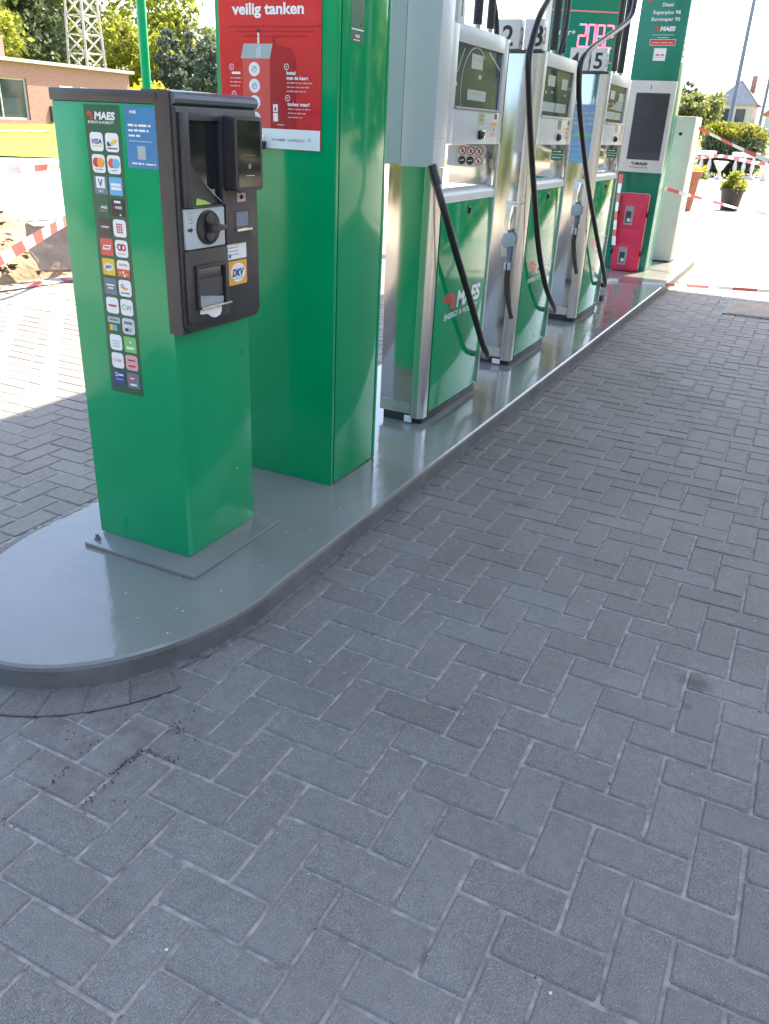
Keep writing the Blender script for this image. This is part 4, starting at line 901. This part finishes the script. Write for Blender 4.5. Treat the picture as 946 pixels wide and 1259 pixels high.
# ------------------------------------------------------------------ barrier tapes
def tape(pts, label, w=.075, step=.16, twist=0., n=10, vertical=True):
    P = arc_path(pts, n); L = [0]
    for a, b in zip(P[:-1], P[1:]): L.append(L[-1] + (b - a).length)
    tot_ = L[-1]; m_ = max(4, int(tot_ / (step / 4))); mb = MB(); vs = []; r = random.Random(len(label)); j = 0
    for k in range(m_ + 1):
        s = tot_ * k / m_
        while j < len(L) - 2 and L[j + 1] < s: j += 1
        t = (s - L[j]) / max(1e-6, L[j + 1] - L[j]); p = P[j].lerp(P[j + 1], t); d = (P[j + 1] - P[j]).normalized()
        up = Vector((0, 0, 1)) if vertical else Vector((.3, 1, .1)); sd = (up - d * up.dot(d)).normalized(); nn = d.cross(sd)
        an = twist * math.sin(s * 1.7 + 1) + .25 * math.sin(s * 4.1)
        e = (sd * math.cos(an) + nn * math.sin(an)) * w / 2
        vs += [p - e, p + e]
    fr_, fw_ = [], []
    for k in range(m_):
        s = tot_ * (k + .5) / m_; (fr_ if int(s / step) % 2 == 0 else fw_).append((2 * k, 2 * k + 2, 2 * k + 3, 2 * k + 1))
    mb.add(vs, fr_, 'tape_red'); o_ = len(mb.v); mb.add(vs, fw_, 'tape_white')
    return tag(mb.build('barrier_tape', smooth=60), label, 'barrier tape')
tape([(1.6, 3.78, .10), (2.17, 3.89, .19), (2.7, 3.99, .33), (3.63, 4.24, .53), (6.39, 5.66, .80)], 'red and white tape sloping up across the dirt heap at the left', .085, .13, .25)
tape([(1.6, 4.5, .02), (2.95, 4.38, .02), (3.72, 4.33, .02), (5.0, 4.2, .02)], 'red and white tape lying on the sunlit pavers', .07, .2, .0, vertical=False)
tape([(1.0, 4.2, 1.0), (3.1, 4.66, .93), (4.0, 4.95, .90), (6.39, 5.66, .98)], 'red and white tape strung level in front of the road', .06, .22, .3)
tape([(7.62, .40, 1.04), (8.9, -.32, .80), (10.13, -1.04, .60), (12.4, -2.4, .40)], 'red and white tape running from the green column towards the lower right', .036, .22, .8)
tape([(7.55, .335, 1.05), (7.54, .33, .9), (7.54, .325, .70), (7.545, .31, .45), (7.55, .30, .34)], 'loose tape end hanging down over the red box', .06, .09, .3, vertical=False)
tape([(8.95, -.165, 1.53), (8.6, -.75, 1.32), (8.14, -1.46, 1.11), (7.6, -2.2, .95)], 'tape tied high on the white cabinet, crossing before the round hedge', .045, .17, .5)
tape([(13.9, .42, 1.13), (12.6, -.1, 1.20), (11.2, -.75, 1.16), (10.1, -1.4, 1.22), (9.4, -1.9, 1.3)], 'farther level tape stretched in front of the balustrade', .05, .24, .5)
tape([(5.45, .10, .30), (6.1, .13, .12), (6.77, .12, .092), (6.82, -.20, .09), (6.93, -.40, .088), (7.40, -.58, .03), (7.65, -1.33, .03), (7.9, -2.2, .02)], 'red and white tape trailing low over the island edge', .030, .24, .6)

# ------------------------------------------------------------------ planting and far things
def leaf_cloud(centers, n_per, spread, size, seed, flat=.5):
    """leaf-sized quads round clump centres; returns verts, faces, rnd"""
    g = np.random.default_rng(seed); C = np.repeat(np.asarray(centers, float), n_per, 0); n = len(C)
    cl = np.repeat(g.random(len(centers)), n_per)
    P = C + g.normal(0, 1, (n, 3)) * np.asarray(spread)
    a = g.normal(0, 1, (n, 3)); a /= np.linalg.norm(a, axis=1)[:, None]
    b = np.cross(a, g.normal(0, 1, (n, 3))); b /= np.linalg.norm(b, axis=1)[:, None]
    s = size * g.uniform(.55, 1.35, (n, 1)); A = a * s; B = b * s * flat
    V = np.stack([P - A, P + B, P + A, P - B], 1).reshape(-1, 3)
    F = np.arange(4 * n).reshape(n, 4)
    rn = np.clip(.55 * cl + .45 * g.random(n), 0, 1)
    return V.tolist(), F.tolist(), rn.tolist()
def crown_centers(c, rad, n, seed, shape='round', hollow=.35):
    g = np.random.default_rng(seed); out = []
    lob = [(g.normal(0, .45, 3) * np.array([1, 1, .8]), g.uniform(.4, .62)) for _ in range(9)]
    while len(out) < n:
        p = g.uniform(-1, 1, 3)
        if shape == 'cone':
            t = (p[2] + 1) / 2; rr_ = (1 - t) ** .75 * (.95 + .25 * math.sin(t * 34)) + .03; q = math.hypot(p[0], p[1])
            if q > rr_ or q < rr_ * hollow: continue
        elif shape == 'box':
            q = max(abs(p[0]), abs(p[1]), abs(p[2]))
            if q < .72 or (abs(p[0]) ** 4 + abs(p[1]) ** 4 + abs(p[2]) ** 4) > 1.15: continue
        else:
            if not any(np.linalg.norm((p - l) / r_) < 1 for l, r_ in lob): continue
            if np.linalg.norm(p) < hollow * g.random(): continue
        out.append((c[0] + p[0] * rad[0], c[1] + p[1] * rad[1], c[2] + p[2] * rad[2]))
    return out
def leaf_obj(name, parts, mats, parent):
    vs, fs, rn, mi = [], [], [], []
    for k, (v, f, r_) in enumerate(parts):
        o = len(vs); vs += v; fs += [tuple(i + o for i in q) for q in f]; rn += r_; mi += [k] * len(f)
    me = rnd_mesh(name, vs, fs, rn, mats, mi); ob = bpy.data.objects.new(name, me); COL.objects.link(ob)
    if parent is not None: ob.parent = parent; ob.matrix_parent_inverse = Matrix.Translation(-Vector(parent.location))
    return ob
def tree(name, loc, cz, rad, n, per, size, matn, seed, label, cat='tree', shape='round', group=None, trunk=.22):
    t = thing(name, loc, label, cat, group)
    C = crown_centers((loc[0], loc[1], cz), rad, n, seed, shape)
    k = min(rad) * (.10 if shape == 'round' else .05)
    leaf_obj('crown', [leaf_cloud(C, per, (k, k, k * .8), size, seed + 1)], [matn], t)
    g = random.Random(seed); mb = MB(); zt = cz + rad[2] * (.3 if shape == 'round' else .8)
    path = [(loc[0] + g.uniform(-.1, .1) * i, loc[1] + g.uniform(-.1, .1) * i, loc[2] - .1 + (zt - loc[2]) * i / 5) for i in range(6)]
    mb.tube(path, [trunk * (1 - .75 * i / 5) for i in range(6)], 'bark', 9)
    if shape == 'round':
        for q in range(7):
            p = Vector(path[2 + q % 3]); an = q * 2.4; e = Vector((math.cos(an) * rad[0] * .6, math.sin(an) * rad[1] * .6, rad[2] * g.uniform(.2, .6)))
            mb.tube([p, p + e * .5 + Vector((0, 0, .2)), p + e], [trunk * .4, trunk * .25, trunk * .08], 'bark', 6)
    mb.build('trunk', t, smooth=60); return t
tree('leafy_tree', (35.5, 42.5, 1.0), 3.6, (3.2, 3.2, 2.6), 150, 26, .17, 'leaf_yellow', 1, 'low sunny yellow green tree above the brick building roof at the far left')
tree('leafy_tree', (39.5, 50.5, 1.2), 8.6, (5., 5., 5.8), 330, 34, .24, 'leaf_mid', 2, 'tall mid green tree rising out of the picture behind the low yellow tree')
tree('leafy_tree', (44.6, 48.9, 1.4), 7.0, (3.4, 3.4, 5.0), 300, 34, .21, 'leaf_dark', 3, 'dense dark green tree just behind the red chimney')
tree('leafy_tree', (52.2, 49.2, 1.5), 7.8, (4.9, 4.9, 6.8), 330, 34, .23, 'leaf_yellow', 4, 'large bright yellow green tree right of the lattice mast')
tree('leafy_tree', (45.5, 39.8, 1.3), 5.0, (2.1, 2.1, 2.9), 150, 28, .18, 'leaf_yellow', 5, 'slim yellow green tree beside the green pole')
tree('conifer_tree', (44.2, 36.85, 1.2), 4.0, (1.55, 1.55, 2.7), 300, 30, .13, 'leaf_conifer', 6, 'leftmost dark conifer of the group beyond the terminal', shape='cone')
tree('conifer_tree', (46.6, 37.0, 1.2), 3.8, (1.4, 1.4, 2.5), 260, 30, .13, 'leaf_conifer', 7, 'middle dark conifer, between the two broader ones', shape='cone')
tree('conifer_tree', (44.2, 33.7, 1.2), 3.7, (1.8, 1.8, 2.5), 320, 30, .13, 'leaf_conifer', 8, 'conifer nearest the red poster, its foot behind the terminal', shape='cone')
tree('leafy_tree', (56.1, 45.9, 1.5), 5.6, (3.0, 3.0, 3.1), 190, 26, .2, 'leaf_willow', 9, 'hazy pale green tree peeping over the leftmost conifer')
tree('leafy_tree', (58.5, 43.4, 1.5), 5.2, (2.6, 2.6, 2.8), 170, 26, .2, 'leaf_willow', 10, 'hazy pale green tree peeping over the conifer by the poster')
b_ = thing('garden_hedge', (42, 36.5, 1.0), 'low bright yellow hedge between the green pole and the brick building', 'hedge')
leaf_obj('foliage', [leaf_cloud(crown_centers((40.5, 37.2, 2.2), (2.2, 1.6, .95), 120, 12, 'round'), 40, (.2, .2, .15), .14, 13)], ['flower'], b_)
tree('conifer_tree', (79.2, 10.6, 1.2), 3.5, (1.9, 1.9, 2.7), 260, 28, .17, 'leaf_conifer', 14, 'lone dark conifer behind the pale willow right of the column', shape='cone')
tree('leafy_tree', (77.2, 11.9, 1.2), 3.0, (1.6, 1.6, 2.0), 140, 24, .18, 'leaf_conifer', 15, 'dark green tree half hidden by the green column edge')
tree('willow_tree', (57.5, 6.9, .7), 2.4, (1.7, 1.7, 1.9), 230, 34, .13, 'leaf_willow', 16, 'pale green willow just above the white cabinet')
tree('willow_tree', (56., 8.1, .7), 2.2, (1.6, 1.6, 1.7), 180, 34, .13, 'leaf_willow', 17, 'pale green willow partly hidden behind the green column')
g_ = np.random.default_rng(77)  # trees added out of view to darken what glossy panels and displays reflect
C = [(x, -15 + g_.normal(0, 1.), g_.uniform(.2, 5.5 + 1.2 * math.sin(x * .5))) for x in g_.uniform(-22, 48, 900)] + [(-17 + g_.normal(0, 1.), y, g_.uniform(.2, 5.5)) for y in g_.uniform(-16, 22, 500)]
C += [(x, -8.5 + g_.normal(0, .9), g_.uniform(.2, 4.5)) for x in g_.uniform(15, 75, 700)]
struct(leaf_obj('unseen_treeline', [leaf_cloud(C, 14, (.5, .5, .45), .42, 78)], ['leaf_mid'], None), 'stuff')
# clipped hedge: sunlit top and shaded body painted by leaf colour
hg = thing('round_hedge', (39, 2.3, .1), 'clipped round topped hedge with its top coloured as sunlit behind the balustrade', 'hedge')
C = crown_centers((39., 2.28, 1.12), (1.1, 1.16, .88), 520, 20, 'box'); Ct = [c for c in C if c[2] > 1.50]; Cb = [c for c in C if c[2] <= 1.50]
leaf_obj('foliage', [leaf_cloud(Cb, 34, (.10, .10, .10), .075, 21), leaf_cloud(Ct, 40, (.10, .10, .07), .075, 22)], ['leaf_dark', 'leaf_hedge_sunlit'], hg)
mb = MB(); mb.tube([(39, 2.25, 0), (39, 2.25, 1.4)], .08, 'bark', 8); mb.build('trunk', hg)
# balustrade
def baluster_prof(h): return [(.075, 0), (.075, .05), (.05, .06), (.045, .12), (.085, .30), (.08, .38), (.042, .56), (.038, .62), (.055, .64), (.055, h)]
bl = None
def balustrade(y0, y1, x, label):
    t = thing('balustrade', (x, (y0 + y1) / 2, 0), label, 'balustrade', 'white balustrade pieces')
    mb = MB(); mb.box(x - .11, x + .11, y0, y1, 0, .14, 'stone_white', .01); mb.build('plinth', t)
    mb = MB(); mb.box(x - .12, x + .12, y0 - .03, y1 + .03, .84, 1.03, 'stone_white', .02); mb.build('rail', t)
    n = max(2, int((y1 - y0) / .26))
    for k in range(n): mb = MB(); mb.lathe(baluster_prof(.70), (x, y0 + (y1 - y0) * (k + .5) / n, .14), 'stone_white', 12); mb.build('baluster', t, smooth=50)
balustrade(1.05, 2.05, 37.4, 'white stone balustrade piece behind the black planter with full rail')
balustrade(2.72, 3.7, 37.3, 'white stone balustrade piece beside the white cabinet')
balustrade(-.9, .05, 37.6, 'white stone balustrade piece at the right picture edge')
mb = MB(); mb.box(37.28, 37.52, .58, .82, 0, .16, 'stone_white', .01); mb.lathe([(.10, .16), (.07, .3), (.09, .45), (.05, .7), (.12, .74), (.1, .80)], (37.4, .7, 0), 'stone_white', 12); tag(mb.build('balustrade_post', smooth=50), 'short white balustrade post right of the complete rail', 'balustrade post')
mb = MB(); mb.lathe([(.17, 0), (.17, .06), (.07, .12), (.06, .3), (.12, .36), (.22, .55), (.27, .62), (.29, .66), (.25, .68), (.2, .64)], (36.2, 2.32, 0), 'stone_white', 20); tag(mb.build('garden_urn', smooth=50), 'white stone garden urn standing between two balustrade pieces', 'urn')
for k, (y, x, lb) in enumerate(((3.5, 34.8, 'yellow flowering bush nearest the white cabinet'), (3.15, 34.9, 'yellow flowering bush in the middle of three'), (2.82, 35., 'yellow flowering bush beside the white stone urn'))):
    t = thing('flower_bush', (x, y, 0), lb, 'flowers', 'yellow flowers below the balustrade')
    leaf_obj('blossom', [leaf_cloud(crown_centers((x, y, .26), (.15, .15, .2), 14, 60 + k), 24, (.05, .05, .05), .035, 61 + k)], ['flower'], t)
    leaf_obj('foliage', [leaf_cloud(crown_centers((x, y, .15), (.17, .17, .15), 14, 65 + k), 22, (.05, .05, .05), .04, 66 + k)], ['leaf_mid'], t)
# planter
pt = thing('potted_shrub', (19.3, .22, 0), 'young yellow green shrub in a black plastic pot on the sunlit paving', 'potted plant')
c = (19.3, .22, 0)
mb = MB(); mb.lathe([(.185, 0), (.19, .02), (.245, .40), (.275, .405), (.28, .45), (.265, .455), (.25, .44), (.24, .40)], c, 'pot', 28); mb.build('pot', pt, smooth=40)
mb = MB(); mb.lathe([(.24, .395), (.23, .41), (.05, .42)], c, 'soil', 20); mb.build('soil', pt)
C = crown_centers((19.3, .22, .53), (.25, .25, .14), 60, 30) + crown_centers((19.3, .24, .67), (.12, .12, .12), 26, 31)
leaf_obj('foliage', [leaf_cloud(C, 26, (.035, .035, .035), .032, 32)], ['leaf_yellow'], pt)
mb = MB(); mb.tube([(19.3, .22, .4), (19.3, .23, .8)], .015, 'bark', 7); mb.build('stem', pt)
mb = MB(); mb.lathe([(.13, 0), (.135, .02), (.20, .70), (.235, .705), (.24, .80), (.215, .81), (.20, .76)], (18.1, 1.02, 0), 'terra', 28); tag(mb.build('terracotta_pot', smooth=40), 'tall terracotta pot half hidden behind the white cabinet', 'pot')
# houses on the right
hs = thing('distant_house', (99, 8.2, 1.5), 'distant house with blue grey and brown roof behind the round hedge', 'house')
mb = MB(); mb.box(96.5, 102, 6.5, 10.2, 1.5, 4.9, 'cream'); mb.build('wall', hs, smooth=0)
mb = MB(); mb.add([(96.2, 10.6, 4.8), (96.2, 6.1, 4.8), (102.3, 6.1, 4.8), (102.3, 10.6, 4.8), (98.0, 8.3, 7.1), (102.3, 8.3, 7.1)], [(0, 1, 4), (2, 3, 5), (3, 0, 4, 5)], 'roof_blue'); mb.add([(96.2, 6.1, 4.82), (102.3, 6.1, 4.82), (102.3, 8.3, 7.12), (98.0, 8.3, 7.12)], [(0, 1, 2, 3)], 'roof_brown')  # right hand slope brown, the other roof faces blue grey
rf = mb.build('roof', hs, smooth=0); mb = MB(); mb.box(100, 100.5, 7.0, 7.5, 6.0, 7.6, 'brickred'); mb.build('chimney', rf, smooth=0)
for y in (7.2, 8.6):
    mb = MB(); mb.box(96.44, 96.49, y, y + .9, 3.2, 4.4, 'win_glass'); mb.build('window', hs, smooth=0)
hs = thing('distant_house', (99, 3, 1.5), 'distant low house with a red roof at the right picture edge', 'house')
mb = MB(); mb.box(96, 103, -1, 5.2, 1.5, 3.9, 'white_metal'); mb.build('wall', hs, smooth=0)
mb = MB(); mb.prism([(-1.4, 3.9), (5.6, 3.9), (4.2, 5.1), (0, 5.1)], 95.7, 103.3, 'terra', lambda u, v, h: (h, u, v)); mb.build('roof', hs, smooth=0)
hs = thing('distant_house', (105, 15, 1.5), 'distant pale roofed house just left of the blue grey roofed house', 'house')
mb = MB(); mb.box(103, 108, 10.9, 15, 1.5, 4.2, 'white_metal'); mb.build('wall', hs, smooth=0); mb = MB(); mb.prism([(10.6, 4.2), (15.4, 4.2), (14, 5.0), (11.5, 5.0)], 102.8, 108.3, 'salmon', lambda u, v, h: (h, u, v)); mb.build('roof', hs, smooth=0)
for (x, y, z0, r0, lb) in ((42.9, 3.0, 0, .115, 'thick grey lamp post rising behind the round hedge out of the picture'), (53., 2.42, 0, .10, 'thin grey lamp post at the right picture edge')):
    t = thing('lamp_post', (x, y, 0), lb, 'lamp post', 'grey lamp posts'); h = 9.
    mb = MB(); mb.lathe([(r0 * 1.5, 0), (r0 * 1.5, .6), (r0, .7), (r0 * .6, h)], (x, y, 0), 'galv', 14); mb.build('pole', t, smooth=50)
    mb = MB(); mb.tube(arc_path([(x, y, h - .05), (x - .3, y - .2, h + .35), (x - 1.2, y - .6, h + .5)], 6), r0 * .4, 'galv', 8); mb.build('arm', t); mb = MB(); mb.box(x - 1.9, x - 1.15, y - .85, y - .55, h + .42, h + .56, 'galv', .04); mb.build('lantern', t)
# left side: brick building across the road
a = Vector((27.35, 32.6, 0)); b = Vector((36.65, 33.4, 0))
dv = (b - a).normalized(); back = Vector((-dv.y, dv.x, 0)); 
a = a - dv * 9
bd = thing('brick_building', a.lerp(b, .5) + Vector((0, 0, .7)), 'low flat roofed red brick building with a large window across the road', 'building')
def wb(mb, s0, s1, d0, d1, z0, z1, mat):
    vs = [a + dv * s + back * d + Vector((0, 0, z)) for z in (z0, z1) for (s, d) in ((s0, d0), (s1, d0), (s1, d1), (s0, d1))]
    mb.add(vs, [(3, 2, 1, 0), (4, 5, 6, 7), (0, 1, 5, 4), (1, 2, 6, 5), (2, 3, 7, 6), (3, 0, 4, 7)], mat)
Lb = (b - a).length
w0, w1 = 7.6, 10.75   # window span along the wall
mb = MB(); wb(mb, 0, w0, 0, 7, .2, 3.26, 'brickred'); wb(mb, w1, Lb, 0, 7, .2, 3.26, 'brickred'); wb(mb, w0, w1, 0, 7, 2.60, 3.26, 'brickred'); wb(mb, w0, w1, 0, 7, .2, .86, 'brickred'); wb(mb, w0, w1, 1.2, 7, .86, 2.6, 'grey_light'); mb.build('wall', bd, smooth=0)
mb = MB(); wb(mb, -.2, Lb + .22, -.22, 7.2, 3.262, 3.40, 'cream'); rf = mb.build('roof', bd, smooth=0)
mb = MB(); wb(mb, 10.9, 11.9, 2.2, 3.1, 3.401, 4.42, 'brickred'); mb.build('chimney', rf, smooth=0)
mb = MB(); wb(mb, w0 + .1, w1 - .1, .14, .17, .92, 2.52, 'win_glass'); wn = mb.build('window', bd, smooth=0)
mb = MB(); wb(mb, w0, w1, .10, .22, 2.52, 2.598, 'cream'); wb(mb, w0, w1, .10, .22, .862, .95, 'grey_panel'); wb(mb, w0, w0 + .1, .10, .22, .95, 2.52, 'cream'); wb(mb, w1 - .1, w1, .10, .22, .95, 2.52, 'grey_panel'); wb(mb, (w0 + w1) / 2 - .03, (w0 + w1) / 2 + .03, .10, .20, .95, 2.52, 'cream'); mb.build('frame', wn, smooth=0)
for s in (12.9, 14.4, 16.6):
    mb = MB(); wb(mb, s, s + .9, -.02, .05, 1.2, 2.42, 'white'); wb(mb, s + .08, s + .82, -.03, -.021, 1.25, 2.3, 'win_glass'); mb.build('window', bd, smooth=0)
mb = MB(); wb(mb, 12.05, 12.2, -.12, -.01, .8, 1.5, 'plinth'); mb.build('wall_box', bd, smooth=0)
# lattice mast
ms = thing('lattice_mast', (40.9, 40.5, 1.5), 'steel lattice mast rising behind the brick building', 'mast')
mb = MB(); cx, cy = 40.9, 40.5
def corner(k, z): w = .82 * (1 - z / 26); s = ((-1, -1), (1, -1), (1, 1), (-1, 1))[k % 4]; return Vector((cx + s[0] * w * 1.0, cy + s[1] * w * 1.0, 1.5 + z))
for k in range(4): mb.tube([corner(k, 0), corner(k, 18)], .075, 'pylon', 6)
for q in range(18):
    for k in range(4):
        mb.tube([corner(k, q), corner(k + 1, q + 1)], .038, 'pylon', 5); mb.tube([corner(k + 1, q), corner(k, q + 1)], .038, 'pylon', 5); mb.tube([corner(k, q), corner(k + 1, q)], .032, 'pylon', 5)
mb.build('lattice', ms, smooth=0)
gp = thing('green_pole', (6.42, 5.67, 0), 'slim green steel pole rising behind the payment terminal', 'pole')
mb = MB(); mb.tube([(6.42, 5.67, 0), (6.42, 5.67, 7.5)], .052, 'green', 16); mb.build('shaft', gp); mb = MB(); mb.lathe([(.13, 0), (.13, .015), (.06, .03), (.055, .12)], (6.42, 5.67, 0), 'green', 14); mb.build('foot', gp)

# ------------------------------------------------------------------ light, sky, camera
SUN_EL, SUN_AZ = math.radians(55), math.radians(-15)      # azimuth measured from +X towards +Y
w = bpy.data.worlds.new('World'); scene.world = w; w.use_nodes = True
nt = w.node_tree; bg = nt.nodes['Background']
sk = nt.nodes.new('ShaderNodeTexSky'); sk.sky_type = 'NISHITA'; sk.sun_disc = False; sk.sun_elevation = SUN_EL; sk.sun_rotation = PI / 2 - SUN_AZ
sk.air_density = 1.; sk.dust_density = 2.0; sk.ozone_density = .4
nt.links.new(sk.outputs[0], bg.inputs['Color']); bg.inputs['Strength'].default_value = .13
sl = bpy.data.lights.new('Sun', 'SUN'); sl.energy = 4.5; sl.angle = math.radians(.53); sl.color = (1., .89, .72)
so = bpy.data.objects.new('Sun', sl); COL.objects.link(so)
sd = Vector((math.cos(SUN_EL) * math.cos(SUN_AZ), math.cos(SUN_EL) * math.sin(SUN_AZ), math.sin(SUN_EL)))
so.rotation_euler = sd.to_track_quat('Z', 'Y').to_euler()

F_, yaw, pitch, roll = 1006.49, .4451, .4416, .0487
fwd = Vector((math.cos(yaw) * math.cos(pitch), math.sin(yaw) * math.cos(pitch), -math.sin(pitch)))
rt = Vector((math.sin(yaw), -math.cos(yaw), 0)); up = rt.cross(fwd)
r2 = rt * math.cos(roll) + up * math.sin(roll); u2 = -rt * math.sin(roll) + up * math.cos(roll)
cam = bpy.data.cameras.new('Camera'); cam.sensor_fit = 'VERTICAL'; cam.sensor_height = 36.; cam.lens = F_ * 36. / 1259.
cam.clip_start = .05; cam.clip_end = 2000
co = bpy.data.objects.new('Camera', cam); COL.objects.link(co)
mw = Matrix((r2, u2, -fwd)).transposed().to_4x4(); mw.translation = Vector((-1.8552, -1.5911, 1.4087)); co.matrix_world = mw
scene.camera = co
vs_ = scene.view_settings; vs_.view_transform = 'Standard'; vs_.look = 'None'; vs_.exposure = 2.25; vs_.gamma = 1.; vs_.use_curve_mapping = False
scene.cycles.use_denoising = True
scene.cycles.max_bounces = 8
